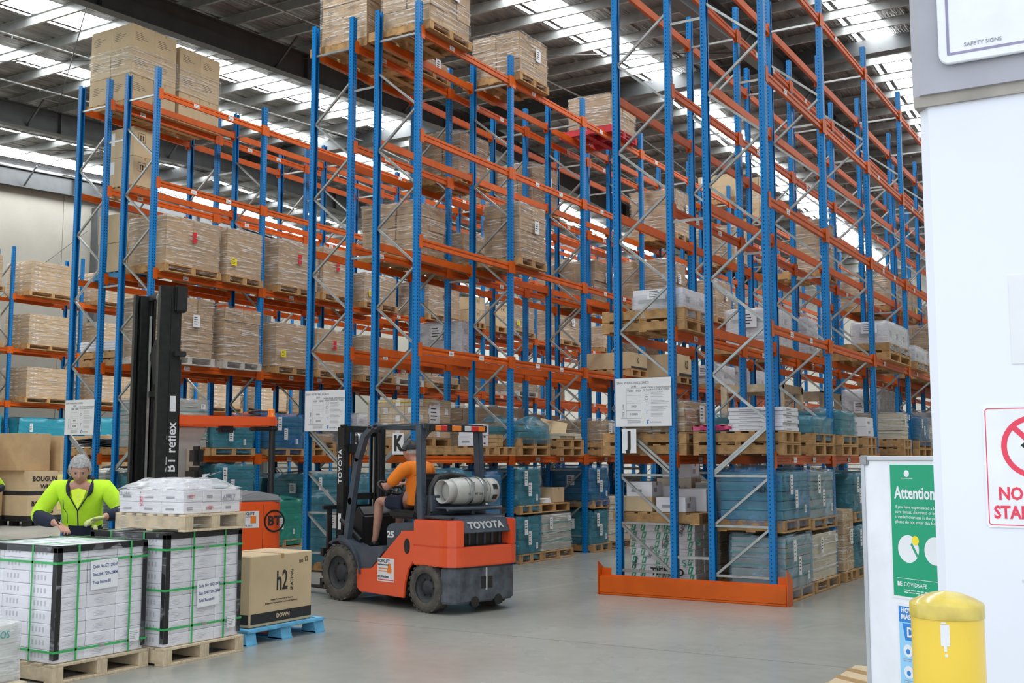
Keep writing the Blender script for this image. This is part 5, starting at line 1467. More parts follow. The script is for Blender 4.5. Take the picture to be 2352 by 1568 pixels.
    ob('mouth', MB().rod((-.022, -.094, -.070), (.022, -.094, -.070), .0028, 6).mesh('m', mat('lip', (.35, .12, .10), .6)), fc)
    return MR, ML
man = thing('person', 'grey-haired person in hi-vis yellow fleece writing behind the tile stacks', 'person', (-8.98, 7.12, 0), R(42), 'people'); man.scale = (1.07, 1.05, 1.03)
MR, ML = yellow_man(man)
gvm = skin_obj([((0, 0, 0), (.030, .022)), ((.02, 0, -.07), (.034, .016)), ((.03, .01, -.14), (.036, .014)), ((.05, .02, -.19), (.020, .010))], [(0,1),(1,2),(2,3)], 0, 2); gvm.materials.append(mat('pale_yellow_glove', (.62, .66, .30), .8))
gv = ob('work_glove', gvm, None, man.matrix_world @ Vector((0,0,0))); bpy.context.view_layer.update()
gv.matrix_world = man.matrix_world @ (ML @ Matrix.Translation((.06, 0, -.05))); gv.rotation_euler = (0, 0, R(42)); tag(gv, 'limp pale glove held in the gloved hand of the person in yellow', 'glove')
pn = ob('marker_pen', MB().rod((0, 0, 0), (.0, 0, .13), .006, 8).mesh('pen', BLACK)); pn.matrix_world = man.matrix_world @ (MR @ Matrix.Translation((.07, .02, -.035)) @ Euler((R(30), R(-40), 0)).to_matrix().to_4x4()); tag(pn, 'dark marker pen in the hand of the person in yellow', 'pen')
second = copy_tree(man); second.location = (-17.47, 11.70, 0); second.rotation_euler = (0, 0, R(70)); second['label'] = 'person in hi-vis yellow cut by the left frame edge'

# ---------------------------------------------------------------- counterbalance forklift
def wheel(t, x, y, r, w_, side, dusty=True):
    o = ob('wheel', None, t, (x, y, r)); o.empty_display_size = .1
    h = w_/2
    tr = MB().lathe([(r*.60, -h*.86), (r*.70, -h), (r*.92, -h*.96), (r, -h*.72), (r, h*.72), (r*.92, h*.96), (r*.70, h), (r*.60, h*.86)], 40, 'y')
    ob('tyre', tr.mesh('tyre', RUB), o)
    lug = MB()
    for k in range(26):
        a = 2*math.pi*k/26
        for s in (-1, 1):
            M = Matrix.Rotation(a, 4, 'Y') @ Matrix.Translation((0, s*h*.62, r*.985))
            lug.cbox((0, 0, 0), (r*.13, h*.66, r*.05), 0, M)
    l_ = ob('tread_lugs', lug.mesh('lugs', RUB), o); l_['kind'] = 'stuff'
    rim = MB().lathe([(r*.61, -h*.8), (r*.60, -h*.55), (r*.45, -h*.42), (r*.30, -h*.35), (r*.28, -h*.62), (r*.12, -h*.68), (.001, -h*.66)], 32, 'y', mi=0)
    rim.lathe([(r*.61, h*.8), (r*.60, h*.55), (r*.45, h*.42), (r*.30, h*.35), (r*.28, h*.62), (r*.12, h*.68), (.001, h*.66)], 32, 'y', mi=0)
    ob('rim', rim.mesh('rim', mat('dark_rim_paint', (.03, .034, .04), .5, 0, .3, 8)), o)
    nb = MB()
    for k in range(6):
        a = 2*math.pi*k/6; nb.rod((r*.36*math.cos(a), -h*.36, r*.36*math.sin(a)), (r*.36*math.cos(a), -h*.52, r*.36*math.sin(a)), .011, 6); nb.rod((r*.36*math.cos(a), h*.36, r*.36*math.sin(a)), (r*.36*math.cos(a), h*.52, r*.36*math.sin(a)), .011, 6)
    ob('wheel_nuts', nb.mesh('nuts', BLACK), o)
def plan(xf, xr, hw, r, n=6):
    """outline seen from above: square at the front (xf), rounded at the rear (xr)"""
    pts = [(xf, hw)]
    for k in range(n+1):
        a = R(90+90*k/n); pts.append((xr+r+r*math.cos(a), hw-r*.85+r*.85*math.sin(a)))
    for k in range(n+1):
        a = R(180+90*k/n); pts.append((xr+r+r*math.cos(a), -hw+r*.85+r*.85*math.sin(a)))
    pts.append((xf, -hw)); return pts
def forklift(t):
    hw = .555
    B = lambda m, w_=.008: bevel_mesh(m, w_, 2)
    # side panels, orange, with the wheel arch at the rear
    def arch(cx, cz, r, a0, a1, n=8): return [(cx+r*math.cos(R(a0+(a1-a0)*k/n)), cz+r*math.sin(R(a0+(a1-a0)*k/n))) for k in range(n+1)]
    prof = [(.47, .41), (.46, .18), (.40, .14), (-.44, .13)]+arch(-.80, .27, .36, 0, 92, 7)[1:]+[(-.60, .90), (-.38, .89), (.18, .43)]
    prof = [(.47, .41), (.46, .18), (.40, .14), (-.42, .13), (-.445, .30), (-.50, .46), (-.58, .55), (-.60, .60), (-.60, .90), (-.38, .89), (.18, .43)]
    for s in (-1, 1):
        ob('side_panel', B(MB().prism(prof, *sorted((s*.50, s*.53)), 'y').mesh('side', CHRO)), t)
        ob('side_port', MB().lathe([(.001, s*.531), (.056, s*.531), (.062, s*.536), (.066, s*.531)], 24, 'y', c=(0, 0, 0)).mesh('port', BLACK), t, (-.47, 0, .72), scale=(.8, 1, 1.35))
    # inner chassis
    ob('chassis', B(MB().box(-.60, .86, -.34, .34, .20, .60).box(-.45, .5, -.50, .50, .16, .42).mesh('ch', BLACK)), t)
    # step, floor and front fenders, slate
    for s in (-1, 1):
        fo = [(.40+.0, .40)]; pts = arch(.80, .33, .42, 178, 58, 9); pin = arch(.80, .33, .385, 58, 178, 9)
        ob('front_fender', B(MB().prism(pts+pin, *sorted((s*.33, s*.55)), 'y').mesh('f', SLATE), .004), t)
        ob('cab_step', B(MB().prism([(.44, .40), (.20, .42), (-.05, .64), (.0, .70), (.42, .66), (.86, .78), (.86, .70), (.55, .55)], *sorted((s*.36, s*.525)), 'y').mesh('s', SLATE), .005), t)
    ob('floor_plate', MB().box(-.05, .80, -.46, .46, .56, .60).mesh('fp', SLATE), t)
    hood = [(-.02, .62), (.0, .90), (-.06, .96), (-.62, .99), (-.66, .95), (-.66, .60)]
    ob('engine_hood', B(MB().prism(hood, -.47, .47, 'y').mesh('h', SLATE), .02), t)
    text('capacity_number', '25', .10, PAPER, t, (-.10, .4715, .80), '+y', 'LEFT', bold=.004, sx=1.3) if False else text('capacity_number', '25', .10, PAPER, t, (-.04, .478, .83), '+y', 'LEFT', bold=.004, sx=1.3)
    text('series_lettering', 'GENEO', .03, PAPER, t, (-.30, .478, .87), '+y', 'LEFT', bold=.001, sx=1.2)
    # counterweight
    ob('counterweight_bar', B(MB().prism(plan(-.60, -1.27, hw, .22), .52, .74, 'z').mesh('cw', CHRO), .012), t)
    for s in (-1, 1):
        pts = [p for p in plan(-.60, -1.27, hw, .22) if p[1]*s > .0]
        pts = pts if s > 0 else pts
        if s > 0: poly = [(-.60, .55)]+[p for p in plan(-.60, -1.27, hw, .22)[1:8]]+[(-1.22, .36), (-.60, .36)]
        else: poly = [(p[0], -p[1]) for p in ([(-.60, .55)]+[p for p in plan(-.60, -1.27, hw, .22)[1:8]]+[(-1.22, .36), (-.60, .36)])]
        ob('counterweight_horn', B(MB().prism(poly, .735, 1.03, 'z').mesh('horn', CHRO), .014), t)
    ob('radiator_recess', MB().box(-1.12, -1.05, -.37, .37, .74, .90).box(-1.2, -1.0, -.37, .37, .735, .745).mesh('rec', BLACK), t)
    for k in range(6): ob('radiator_fin', MB().box(-1.13, -1.12, -.33+.12*k, -.30+.12*k, .75, .88).mesh('fin', SLATE), t)
    tb_ = [(-1.255, .885), (-1.18, 1.045), (-1.05, 1.075), (-.66, 1.085), (-.60, 1.02), (-.60, .885)]
    ob('rear_cover', B(MB().prism(tb_, -.375, .375, 'y').mesh('rc', SLATE), .01), t)
    cv = MB().prism([(-.62, .48), (-1.10, .44), (-1.10, -.44), (-.62, -.48)], 1.04, 1.075, 'z'); ob('cover_top', B(cv.mesh('ct', SLATE), .014), t)
    an = math.atan2(.075, .16)
    text('maker_lettering', 'TOYOTA', .115, mat('silver_lettering', (.62,.62,.60), .3, .3, 0), t, (-1.222, 0, .968), Euler((R(90)-an, 0, R(-90))), 'CENTER', bold=.004, sx=1.15, ext=.003)
    # lower bumper section, slate and scratched
    low = [(-1.04, .26)]+[(p[0], p[1]) for p in plan(-.95, -1.24, .53, .20)[1:-1]]+[(-1.04, -.26)]
    ob('lower_counterweight', B(MB().prism(low, .12, .52, 'z').mesh('lc', mat('scratched_slate_paint', (.09, .105, .125), .5, 0, .45, 7)), .02), t)
    ob('tow_recess', MB().box(-1.245, -1.20, -.09, .09, .27, .40).mesh('tr', BLACK), t); ob('tow_pin', MB().rod((-1.235, 0, .25), (-1.235, 0, .50), .018, 8).mesh('tp', GALV), t)
    for s in (-1, 1): ob('lower_notch', MB().rod((-1.2, s*.18, .13), (-1.246, s*.18, .13), .06, 16).mesh('n', BLACK), t)
    ob('steer_axle', MB().rod((-.80, -.42, .27), (-.80, .42, .27), .06, 12).box(-.95, -.62, -.3, .3, .2, .42).mesh('ax', BLACK), t)
    wheel(t, .80, .47, .335, .20, 1); wheel(t, .80, -.47, .335, .20, -1); wheel(t, -.80, .46, .275, .18, 1); wheel(t, -.80, -.46, .275, .18, -1)
    # overhead guard
    for s in (-1, 1):
        y = s*.47
        pts = [(.74, y, .74), (.66, y, 1.20), (.54, y, 1.72), (.44, y*.97, 1.98), (.32, y*.96, 2.08), (.20, y*.96, 2.11), (-.62, y*.96, 2.12)]
        g = MB()
        for a, b_ in zip(pts[:-1], pts[1:]): g.bar(a, b_, (1, 0, .2), (0, 1, 0), .085, .07)
        for p in pts[1:-1]: g.rod((p[0], p[1]-.035, p[2]), (p[0], p[1]+.035, p[2]), .042, 12)
        ob('guard_front_leg', g.mesh('g', SLATE), t)
        g = MB().bar((-.66, y, .90), (-.60, y*.96, 2.10), (1, 0, 0), (0, 1, 0), .10, .075); 
        for k in range(12): g.rod((-.715, y, 1.1+.08*k), (-.70, y, 1.1+.08*k), .012, 6, 0)
        ob('guard_rear_leg', B(g.mesh('g', SLATE), .006), t)
    ob('guard_roof_rear', B(MB().box(-.70, -.60, -.47, .47, 2.06, 2.125).mesh('g', SLATE), .01), t)
    ob('guard_roof_front', B(MB().box(.22, .30, -.45, .45, 2.07, 2.11).mesh('g', SLATE), .006), t)
    for k in range(7): ob('roof_bar', MB().box(-.62, .24, -.38+.126*k-.012, -.38+.126*k+.012, 2.075, 2.105).mesh('b', SLATE), t)
    lb = ob('light_bar', B(MB().box(-.775, -.70, -.46, .46, 2.03, 2.11).mesh('lb', BLACK), .012), t)
    for (y0, y1, m) in ((.30, .38, LAMPO), (.20, .30, LAMPR), (-.02, .12, LAMPO), (-.18, -.08, LAMPC), (-.30, -.19, LAMPR), (-.40, -.30, LAMPO)):
        ob('lamp_lens', bevel_mesh(MB().box(-.785, -.77, y0, y1, 2.04, 2.10).mesh('l', m), .003), lb)
    ob('reversing_light', MB().box(-.715, -.70, -.49, -.46, 1.42, 1.46).mesh('rl', LAMPR), t)
    # gas bottle across the rear
    tk = ob('gas_bottle', None, t, (-.90, 0, 1.345)); r = .155
    ob('bottle_shell', MB().lathe([(.001, .30), (.07, .30), (.11, .285), (r*.92, .245), (r, .19), (r, -.19), (r*.92, -.245), (.11, -.285), (.001, -.30)], 36, 'y').mesh('b', TANK), tk)
    ob('foot_ring', MB().lathe([(.125, .26), (.135, .26), (.135, .385), (.125, .385), (.125, .26)], 36, 'y').mesh('fr', TANK), tk)
    cr = MB().lathe([(.135, -.26), (.145, -.26), (.145, -.40), (.135, -.40), (.135, -.26)], 36, 'y'); ob('valve_collar', cr.mesh('vc', TANK), tk)
    for (a, nm) in ((R(200), 'collar_opening'), (R(150), 'collar_opening')):
        ob(nm, MB().cbox((-.143*1, 0, 0), (.012, .07, .06), 0, Matrix.Translation((0, -.33, 0)) @ Matrix.Rotation(a-R(180), 4, 'Y')).mesh('o', BLACK), tk)
    ob('valve', MB().rod((0, -.30, 0), (0, -.38, 0), .03, 10).rod((0, -.36, 0), (-.08, -.40, .05), .014, 8).mesh('v', mat('brass', (.5, .35, .1), .35, .8)), tk)
    for y in (.06, -.14):
        st = ob('bottle_strap', MB().lathe([(r+.004, y-.022), (r+.007, y-.022), (r+.007, y+.022), (r+.004, y+.022)], 36, 'y').mesh('s', GALV), tk)
        ob('clamp', MB().box(-r-.03, -r-.005, y-.018, y+.018, -.06, .11).box(-r-.05, -r-.02, y-.008, y+.008, -.10, .0).mesh('c', GALV), st)
        ob('rubber_band', MB().lathe([(r+.001, y-.05), (r+.004, y-.05), (r+.004, y-.025), (r+.001, y-.025)], 36, 'y').mesh('s', BLACK), st)
    text('bottle_print', 'FORKLIFT GAS', .035, INK, tk, (-r-.002, .0, -.03), Euler((R(90), 0, R(-90))), 'CENTER', ext=.0004)
    br = MB().box(-1.04, -.70, -.40, .40, 1.155, 1.175).rod((-1.04, -.42, 1.15), (-1.04, .42, 1.15), .022, 10).box(-.76, -.70, -.44, .44, 1.08, 1.22).rod((-.9, -.1, 1.16), (-.9, -.1, 1.07), .03, 10).box(-.80, -.70, .32, .44, 1.12, 1.3)
    ob('bottle_cradle', br.mesh('cr', SLATE), t)
    ob('air_hose', MB().tube([(-.66, .40, .98), (-.74, .42, 1.14), (-.73, .40, 1.38), (-.70, .28, 1.5), (-.72, .12, 1.53), (-.76, -.1, 1.5)], .038, 12).mesh('h', BLACK), t)
    # seat, wheel, dash
    ob('seat_cushion', B(MB().prism([(-.38, 1.0), (.12, 1.0), (.16, 1.08), (.10, 1.12), (-.34, 1.09)], -.24, .24, 'y').mesh('s', BLACK), .03), t, (.10, 0, 0))
    ob('seat_back', B(MB().prism([(-.40, 1.05), (-.30, 1.08), (-.36, 1.52), (-.46, 1.55), (-.48, 1.5)], -.23, .23, 'y').mesh('s', BLACK), .03), t, (.10, 0, 0))
    ob('dashboard', B(MB().prism([(.60, .60), (.84, .60), (.86, 1.0), (.74, 1.14), (.62, 1.02)], -.32, .32, 'y').mesh('d', BLACK), .02), t)
    sw = ob('steering_wheel', MB().tube([(.165*math.cos(2*math.pi*k/24), .165*math.sin(2*math.pi*k/24), 0) for k in range(25)], .014, 8).rod((0,0,0), (0,0,-.25), .03, 10).bar((-.16,0,0), (.16,0,0), (0,1,0), (0,0,1), .03, .012).bar((0,-.16,0), (0,.16,0), (1,0,0), (0,0,1), .03, .012).rod((-.13, .10, 0), (-.13, .10, .05), .018, 8).mesh('w', BLACK), t, (.50, .0, 1.36), (0, R(-28), 0))
    for k in range(4): ob('lever', MB().rod((.60, -.12-.07*k, 1.2), (.56, -.12-.07*k, 1.42), .008, 6).rod((.56, -.12-.07*k, 1.42), (.556, -.12-.07*k, 1.46), .018, 8).mesh('l', BLACK), t)
    # mast
    for s in (-1, 1):
        y = s*.31
        mast = ob('mast_channel', B(MB().box(1.02, 1.16, *sorted((y, y+s*.025)), .06, 2.12).box(1.02, 1.04, *sorted((y, y-s*.07)), .06, 2.12).box(1.14, 1.16, *sorted((y, y-s*.07)), .06, 2.12).mesh('m', DKMET), .003), t)
        ob('inner_channel', MB().box(1.06, 1.18, *sorted((y-s*.03, y-s*.05)), .1, 2.15).box(1.16, 1.18, *sorted((y-s*.03, y-s*.11)), .1, 2.15).mesh('m', DKMET), t)
        ob('lift_cylinder', MB().rod((1.0, y-s*.10, .15), (1.0, y-s*.10, 1.35), .035, 12).rod((1.0, y-s*.10, 1.35), (1.0, y-s*.10, 2.05), .022, 10).mesh('c', DKMET), t)
        ob('hydraulic_hose', MB().tube([(1.0, y-s*.17, 2.0), (.99, y-s*.18, 1.5), (1.01, y-s*.16, 1.0), (1.0, y-s*.17, .6)], .011, 8).mesh('h', BLACK), t)
        ob('tilt_cylinder', MB().rod((.55, s*.40, .72), (1.04, s*.34, .95), .032, 10).mesh('c', BLACK), t)
        ob('chain', MB().bar((1.10, y-s*.10, .5), (1.10, y-s*.10, 2.0), (1, 0, 0), (0, 1, 0), .02, .03).mesh('c', GALV), t)
        ob('warning_decal', MB().box(1.06, 1.12, *sorted((y+s*.0255, y+s*.0262)), .83, 1.03).mesh('d', PAPER), mast)
        text('maker_lettering', 'TOYOTA', .105, PAPER, mast, (1.09, y+s*.027, 1.62), '+y', 'CENTER', spin=R(90), bold=.002) if s > 0 else None
    for z in (2.10, 1.25, .35): ob('mast_crossbar', MB().box(1.03, 1.07, -.31, .31, z-.05, z+.03).mesh('x', DKMET), t)
    ob('head_lamp', B(MB().box(.96, 1.02, .16, .27, 1.78, 1.90).mesh('l', BLACK), .012), t); ob('pulley', MB().lathe([(.02, .10), (.06, .10), (.06, .14), (.02, .14)], 20, 'y', (1.02, 0, 1.98)).mesh('p', GALV), t)
    cg = MB()
    for z in (.18, .55): cg.box(1.20, 1.26, -.50, .50, z-.05, z+.05)
    for y in (-.40, -.15, .15, .40): cg.box(1.19, 1.24, y-.03, y+.03, .14, 1.12)
    cg.box(1.19, 1.24, -.50, .50, 1.08, 1.13)
    ob('carriage', B(cg.mesh('cg', BLACK), .005), t)
    for s in (-1, 1):
        f = MB().prism([(1.26, .62), (1.31, .62), (1.31, .15), (1.33, .115), (2.30, .085), (2.30, .075), (1.28, .075), (1.26, .10)], s*.30-.055, s*.30+.055, 'y')
        ob('fork', B(f.mesh('f', BLACK), .004), t)
    # decals
    dc = ob('service_decal', MB().box(-.24, .06, .531, .533, .27, .54).mesh('d', PAPER), t, (0, 0, .02))
    def DT(s_, sz, x, z, m=INK): text('lettering', s_, sz, m, dc, (x, .534, z), '+y', 'LEFT', bold=.001, ext=.0005)
    DT('FORKLIFT', .050, .055, .505); DT('MAINTENANCE SERVICE', .019, .055, .462); DT('ENGINE TRANSMISSION', .016, .04, .42, ORANP); DT('HYDRAULIC BRAKES', .016, .04, .39, ORANP); DT('(03) 9796 3805', .033, .055, .325)
    ob('decal_figure', MB().box(-.20, -.12, .533, .534, .37, .42).box(-.19, -.13, .533, .534, .42, .48).mesh('f', ORANP), dc); ob('decal_line', MB().box(-.235, .05, .533, .534, .285, .297).mesh('f', REDP), dc)
H = math.atan2(.243, -.97)
fk = thing('forklift', 'orange and grey gas forklift with a driver in the main aisle', 'forklift', (-8.05, 11.22, 0), H, 'forklift trucks')
forklift(fk)
fk2 = copy_tree(fk); fk2.location = (-13.6, 15.0, 0); fk2.rotation_euler = (0, 0, H+R(12)); fk2['label'] = 'second grey forklift mostly hidden behind the reach truck mast'
fk2.location = (-20.83, 17.7, 0); fk2.rotation_euler = (0, 0, math.atan2(.86, -.51))

# driver, seated, facing +x, hands on the wheel
def driver(t):
    hip = Vector((-.17, 0, 1.17)); chest = Vector((-.16, 0, 1.46)); nk = Vector((-.10, 0, 1.63)); hd = Vector((-.02, 0, 1.765))
    SL, SR_ = Vector((-.13, .20, 1.56)), Vector((-.13, -.20, 1.56)); EL, ER_ = Vector((.05, .29, 1.34)), Vector((.06, -.29, 1.34)); WL, WR_ = Vector((.27, .15, 1.37)), Vector((.30, -.15, 1.38))
    KL, KR_ = Vector((.34, .17, 1.18)), Vector((.34, -.17, 1.18)); AL, AR_ = Vector((.36, .20, .72)), Vector((.44, -.18, .72))
    J = [(hip, (.13, .14)), ((-.18, 0, 1.32), (.12, .145)), (chest, (.12, .15)), ((-.13, 0, 1.56), (.09, .10)), (nk, (.055, .055)), (hd+Vector((-.02, 0, -.03)), (.05, .05)),
         (SL, .06), (EL, .045), ((EL+WL)/2, .040), (WL, (.026, .03)), (SR_, .06), (ER_, .045), ((ER_+WR_)/2, .040), (WR_, (.026, .03)),
         ((.0, .11, 1.15), (.085, .085)), (KL, (.062, .062)), ((KL+AL)/2+Vector((-.02, 0, .05)), (.060, .056)), (AL, (.036, .038)), (AL+Vector((.04, 0, -.06)), (.038, .035)),
         ((.0, -.11, 1.15), (.085, .085)), (KR_, (.062, .062)), ((KR_+AR_)/2+Vector((-.02, 0, .05)), (.060, .056)), (AR_, (.036, .038)), (AR_+Vector((.04, 0, -.06)), (.038, .035))]
    J = [(Vector(p), r if isinstance(r, tuple) else (r, r)) for p, r in J]
    E = [(0,1),(1,2),(2,3),(3,4),(4,5),(3,6),(6,7),(7,8),(8,9),(3,10),(10,11),(11,12),(12,13),(0,14),(14,15),(15,16),(16,17),(17,18),(0,19),(19,20),(20,21),(21,22),(22,23)]
    base = skin_obj(J, E, 0, 2)
    HM_ = Matrix.Translation(hd) @ Matrix.Rotation(R(90+8), 4, 'Z') @ Matrix.Rotation(R(4), 4, 'X')
    hL = [(m, frame_to(WL, (WL-EL)+Vector((.05, -.08, .02)), Vector((-.2, 0, 1))) @ s) for m, s in hand_mesh(1.0, -1, .05)]
    hR = [(m, frame_to(WR_, (WR_-ER_)+Vector((.05, .08, .02)), Vector((-.2, 0, 1))) @ s) for m, s in hand_mesh(1.0, 1, .05)]
    body = remesh([(base, None), (head_mesh(), HM_)]+hL+hR, .0075, 1); body.materials.append(SKIN); ob('body', body, t)
    sh = skin_obj([((-.18, 0, 1.13), (.155, .175)), ((-.19, 0, 1.30), (.150, .180)), ((-.165, 0, 1.46), (.150, .185)), ((-.13, 0, 1.565), (.105, .12)),
                   (SL, (.086, .086)), ((SL+EL)/2, (.080, .078)), (EL+(SL-EL)*.12, (.066, .066)), (SR_, (.086, .086)), ((SR_+ER_)/2, (.080, .078)), (ER_+(SR_-ER_)*.12, (.066, .066))],
                  [(0,1),(1,2),(2,3),(3,4),(4,5),(5,6),(3,7),(7,8),(8,9)], 1, 3)
    sh.materials.append(HIOR); sh.polygons.foreach_set('use_smooth', [True]*len(sh.polygons)); s_ = ob('shirt', sh, t)
    c_ = skin_obj([((-.17, .05, 1.62), (.02, .022)), ((-.19, 0, 1.625), (.02, .03)), ((-.17, -.05, 1.62), (.02, .022))], [(0,1),(1,2)], 1, 2); c_.materials.append(NAVY); ob('collar', c_, s_)
    tr_ = skin_obj([((-.17, 0, 1.15), (.15, .165)), ((.0, .115, 1.15), (.112, .108)), ((.22, .16, 1.17), (.092, .092)), ((.0, -.115, 1.15), (.112, .108)), ((.22, -.16, 1.17), (.092, .092))], [(0,1),(1,2),(0,3),(3,4)], 0, 2)
    tr_.materials.append(NAVY); ob('shorts', tr_, t)
    for A in (AL, AR_):
        bt = skin_obj([(A+Vector((-.01, 0, -.02)), (.048, .05)), (A+Vector((.0, 0, -.075)), (.05, .048)), (A+Vector((.15, 0, -.085)), (.046, .036))], [(0,1),(1,2)], 0, 2); bt.materials.append(BLACK); ob('boot', bt, t)
    hr = hair_mesh(cut=.2, back=-.3, thick=.005, lump=.001); hr.materials.append(HAIRM); o = ob('hair', hr, t); o.matrix_local = HM_
    cm = hair_mesh(cut=.30, back=.12, thick=.014, lump=0); cm.materials.append(BLACK); cp = ob('cap', cm, t); cp.matrix_local = HM_
    pk = MB(); 
    vs = []
    for k in range(13):
        a = R(180+15*k); vs.append((.078*math.cos(a), -.085+.085*math.sin(a)*.9, .040-.012*abs(math.cos(a))))
    pk.prism([(v[0], v[1]) for v in vs], .034, .042, 'z'); ob('cap_peak', bevel_mesh(pk.mesh('pk', BLACK), .002), cp)
    fc = ob('face_details', None, t); fc.matrix_local = HM_
    for s in (-1, 1): ob('eye', MB().lathe([(.0001, -.004), (.008, -.003), (.009, 0)], 12, 'y', (s*.030, -.087, .006)).mesh('e', INK), fc)
    ob('mouth', MB().rod((-.02, -.094, -.070), (.02, -.094, -.070), .0026, 6).mesh('m', mat('lip', (.35, .12, .10), .6)), fc)
dv = thing('person', 'forklift driver in orange shirt, navy shorts and black cap', 'person', fk.location, H, 'people'); dv.scale = (1.06, 1.08, 1.02); dv.location = (fk.location.x-.125, fk.location.y+.03, 0)
driver(dv)

# ---------------------------------------------------------------- reach truck with its raised-mast channels
def reach_truck(t):
    B = lambda m, w_=.01: bevel_mesh(m, w_, 2)
    HMST = 3.95
    for s in (-1, 1):
        y = s*.505
        mc = MB().box(.62, .90, *sorted((y+s*.055, y+s*.075)), .10, HMST).box(.62, .655, *sorted((y-s*.06, y+s*.06)), .10, HMST).box(.86, .90, *sorted((y-s*.03, y+s*.06)), .10, HMST).box(.74, .76, *sorted((y+s*.076, y+s*.085)), .1, HMST-.1)
        m_ = ob('mast_channel', B(mc.mesh('m', DKMET), .003), t)
        ic = MB().box(.68, .84, *sorted((y-s*.01, y+s*.01)), .12, HMST-.03).box(.68, .70, *sorted((y-s*.07, y)), .12, HMST-.03).box(.82, .84, *sorted((y-s*.07, y)), .12, HMST-.03)
        ob('inner_channel', ic.mesh('i', DKMET), t)
        ob('mast_hose', MB().tube([(.60, y-s*.10, HMST-.2), (.59, y-s*.11, 2.6), (.60, y-s*.10, 1.4)], .012, 8).mesh('h', BLACK), t)
        ob('lift_cylinder', MB().rod((.60, y-s*.04, .3), (.60, y-s*.04, 3.0), .035, 12).mesh('c', DKMET), t)
        ob('chain', MB().bar((.72, y-s*.14, .6), (.72, y-s*.14, HMST-.3), (1, 0, 0), (0, 1, 0), .03, .02).mesh('c', GALV), t)
        if s > 0:
            text('maker_lettering', 'BT reflex', .17, PAPER, m_, (.70, y+.0765, 1.86), '+y', 'CENTER', spin=R(90), bold=.003)
            ob('warning_decal', MB().box(.66, .74, y+.076, y+.0775, 2.32, 2.52).mesh('d', PAPER), m_)
            ob('mast_cap', B(MB().box(.56, .72, y-.02, y+.13, HMST-.34, HMST+.01).mesh('cap', BLACK), .02), t)
            ob('hose_bracket', B(MB().box(.56, .72, y+.04, y+.14, HMST-.92, HMST-.85).mesh('cap', BLACK), .01), t)
    for z in (HMST-.02, 2.6, .9): ob('mast_crossbar', MB().box(.66, .72, -.505, .505, z-.06, z+.02).mesh('x', DKMET), t)
    ob('carriage_bracket', MB().prism([(-.30, 3.1), (-.10, 3.3), (.0, 3.3), (0, 2.7), (-.1, 2.7), (-.18, 2.9)], .70, .74, 'x').mesh('b', BLACK), t)
    ob('chain_wheel', MB().lathe([(.02, -.02), (.08, -.02), (.08, .02), (.02, .02)], 18, 'y', (.72, .1, HMST-.1)).mesh('b', GREYPL), t)
    for s in (-1, 1):
        ob('support_leg', B(MB().box(.40, 1.75, *sorted((s*.57, s*.70)), .03, .30).mesh('l', BTOR), .015), t)
        ob('load_wheel', MB().lathe([(.001, s*.58), (.13, s*.58), (.15, s*.60), (.15, s*.67), (.13, s*.69), (.001, s*.69)], 24, 'y', (1.62, 0, .15)).mesh('w', BLACK), t)
    for s in (-1, 1):
        f = MB().prism([(.98, .9), (1.03, .9), (1.03, .16), (2.0, .10), (2.0, .085), (.98, .10)], s*.25-.05, s*.25+.05, 'y'); ob('fork', B(f.mesh('f', BLACK), .004), t)
    ob('carriage', B(MB().box(.92, .98, -.40, .40, .15, .25).box(.92, .98, -.40, .40, .75, .85).mesh('cg', BLACK), .005), t)
    body = ob('body_shell', B(MB().prism(plan(-.15, -.87, .62, .22), .12, 1.14, 'z').mesh('b', BTOR), .02), t)
    ob('front_body', B(MB().box(-.15, .45, -.60, .60, .12, .75).mesh('b', BTOR), .02), t)
    top = MB().prism([(-.86, 1.13), (-.82, 1.22), (-.50, 1.28), (-.12, 1.20), (-.12, 1.13)], -.60, .60, 'y'); ob('top_hood', B(top.mesh('t', GREYPL), .03), t)
    ob('panel_gap', MB().box(-.56, -.555, .6195, .6215, .2, 1.1).mesh('g', BLACK), body)
    lg = MB().lathe([(.125, .622), (.150, .622)], 36, 'y').mesh('lg', BLACK); ob('logo_ring', lg, body, (-.72, .0, .88)); text('logo_lettering', 'BT', .17, BLACK if False else INK, body, (-.72, .6225, .88), '+y', 'CENTER', bold=.006)
    dc = ob('service_decal', MB().box(-.33, -.02, .62, .622, .80, 1.02).mesh('d', PAPER), t, (-.17, 0, 0))
    text('lettering', 'FORKLIFT', .055, INK, dc, (-.03, .6225, .985), '+y', bold=.001); text('lettering', 'MAINTENANCE SERVICE', .017, INK, dc, (-.03, .6225, .945), '+y'); text('lettering', 'ENGINE HYDRAULIC', .016, ORANP, dc, (-.04, .6225, .91), '+y'); text('lettering', '(03) 9796 3805', .034, INK, dc, (-.03, .6225, .83), '+y')
    ob('decal_figure', MB().box(-.29, -.21, .622, .623, .86, .96).mesh('f', ORANP), dc)
    # cab: seat, pillar, overhead guard
    ob('seat_back', B(MB().box(.10, .24, -.22, .22, 1.1, 1.60).mesh('s', BLACK), .05), t); ob('head_rest', B(MB().box(.09, .22, -.14, .14, 1.62, 1.88).mesh('s', BLACK), .05), t)
    ob('seat_cushion', B(MB().box(.10, .52, -.22, .22, .95, 1.10).mesh('s', BLACK), .04), t)
    pl = MB().prism([(-.08, .75), (.40, .75), (.33, 1.5), (.28, 2.0), (.36, 2.17), (-.20, 2.17), (-.14, 2.06), (-.08, 1.95)], -.60, -.50, 'y')
    ob('cab_pillar', B(pl.mesh('p', LGREY), .02), t)
    ob('pillar_window', MB().box(-.0, .12, -.62, -.48, 1.45, 1.85).mesh('p', CREAM), t)
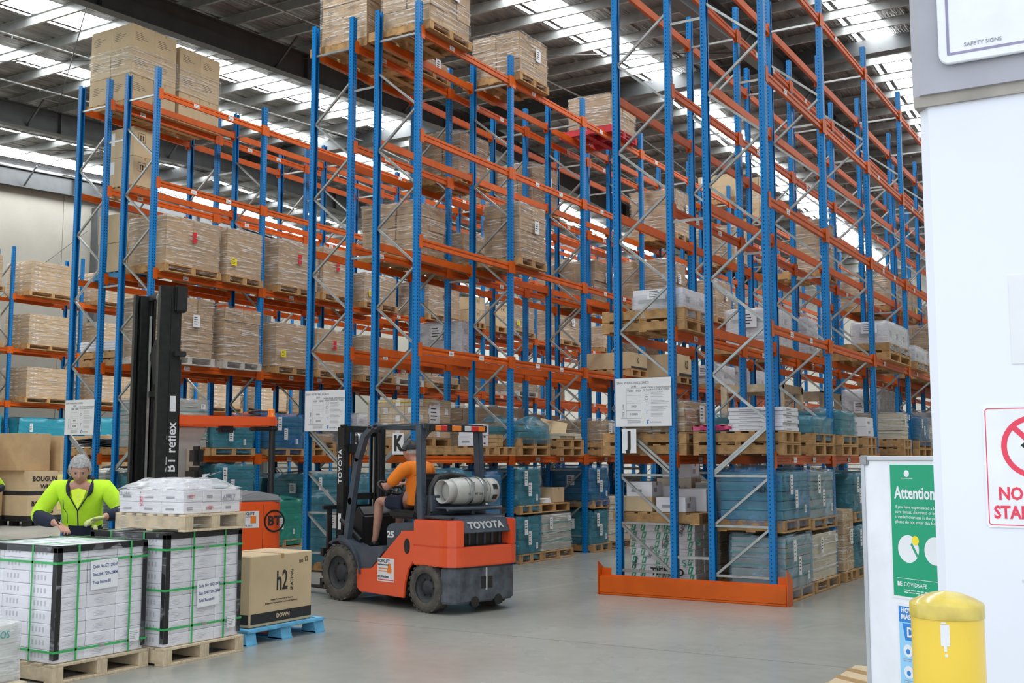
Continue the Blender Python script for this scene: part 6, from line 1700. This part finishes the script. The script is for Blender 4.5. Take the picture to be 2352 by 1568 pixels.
    for s in (-1,): ob('pillar_edge', MB().bar((.41, -.55, .75), (.34, -.55, 1.95), (0, 1, 0), (1, 0, 0), .12, .03).bar((.34, -.55, 1.95), (.40, -.55, 2.16), (0, 1, 0), (1, 0, 0), .12, .03).mesh('e', BTOR), t)
    pts = plan(.60, -.82, .56, .22)
    rf = MB().prism(pts, 2.17, 2.27, 'z'); 
    ring_in = [(p[0]*.9, p[1]*.86) for p in pts]
    rg = MB(); n = len(pts)
    for z0, z1 in ((2.16, 2.28),):
        vs = [(p[0], p[1], z0) for p in pts]+[(p[0], p[1], z1) for p in pts]+[(p[0], p[1], z0) for p in ring_in]+[(p[0], p[1], z1) for p in ring_in]
        fs = []
        for i in range(n):
            j = (i+1) % n; fs += [(i, j, n+j, n+i), (2*n+j, 2*n+i, 3*n+i, 3*n+j), (n+i, n+j, 3*n+j, 3*n+i), (j, i, 2*n+i, 2*n+j)]
        rg.add(vs, fs, 0)
    ob('overhead_guard', rg.mesh('og', BTOR), t)
    for k in range(5): ob('guard_bar', MB().box(-.85, .58, -.36+.18*k-.02, -.36+.18*k+.02, 2.20, 2.24).mesh('gb', BTOR), t)
    ob('rear_pillar', MB().rod((-.73, .46, 1.15), (-.73, .46, 2.18), .045, 14).mesh('p', BLACK), t)
    ob('work_lamp', B(MB().box(-.20, .02, .30, .50, 2.06, 2.15).mesh('l', BLACK), .03), t); ob('work_lamp', B(MB().box(-.80, -.45, .30, .52, 2.09, 2.15).mesh('l', BLACK), .02), t)
    ob('cable_coil', MB().tube([(-.5+.08*math.cos(a*.7), .40+.08*math.sin(a*.7), 2.29+.006*a) for a in range(18)], .015, 6).mesh('c', BLACK), t)
    bc = ob('beacon', MB().lathe([(.055, 2.28), (.055, 2.30), (.045, 2.31), (.048, 2.37), (.04, 2.39), (.001, 2.395)], 20, 'z', (-.72, .44, 0)).mesh('b', LAMPO), t)
    ob('control_console', B(MB().box(-.12, .06, -.45, .45, .95, 1.22).mesh('c', BLACK), .03), t)
rt = thing('reach_truck', 'orange reach truck with tall black lifting mast', 'reach truck', (-11.433, 11.068, 0), math.atan2(-.917, -.4))
reach_truck(rt)
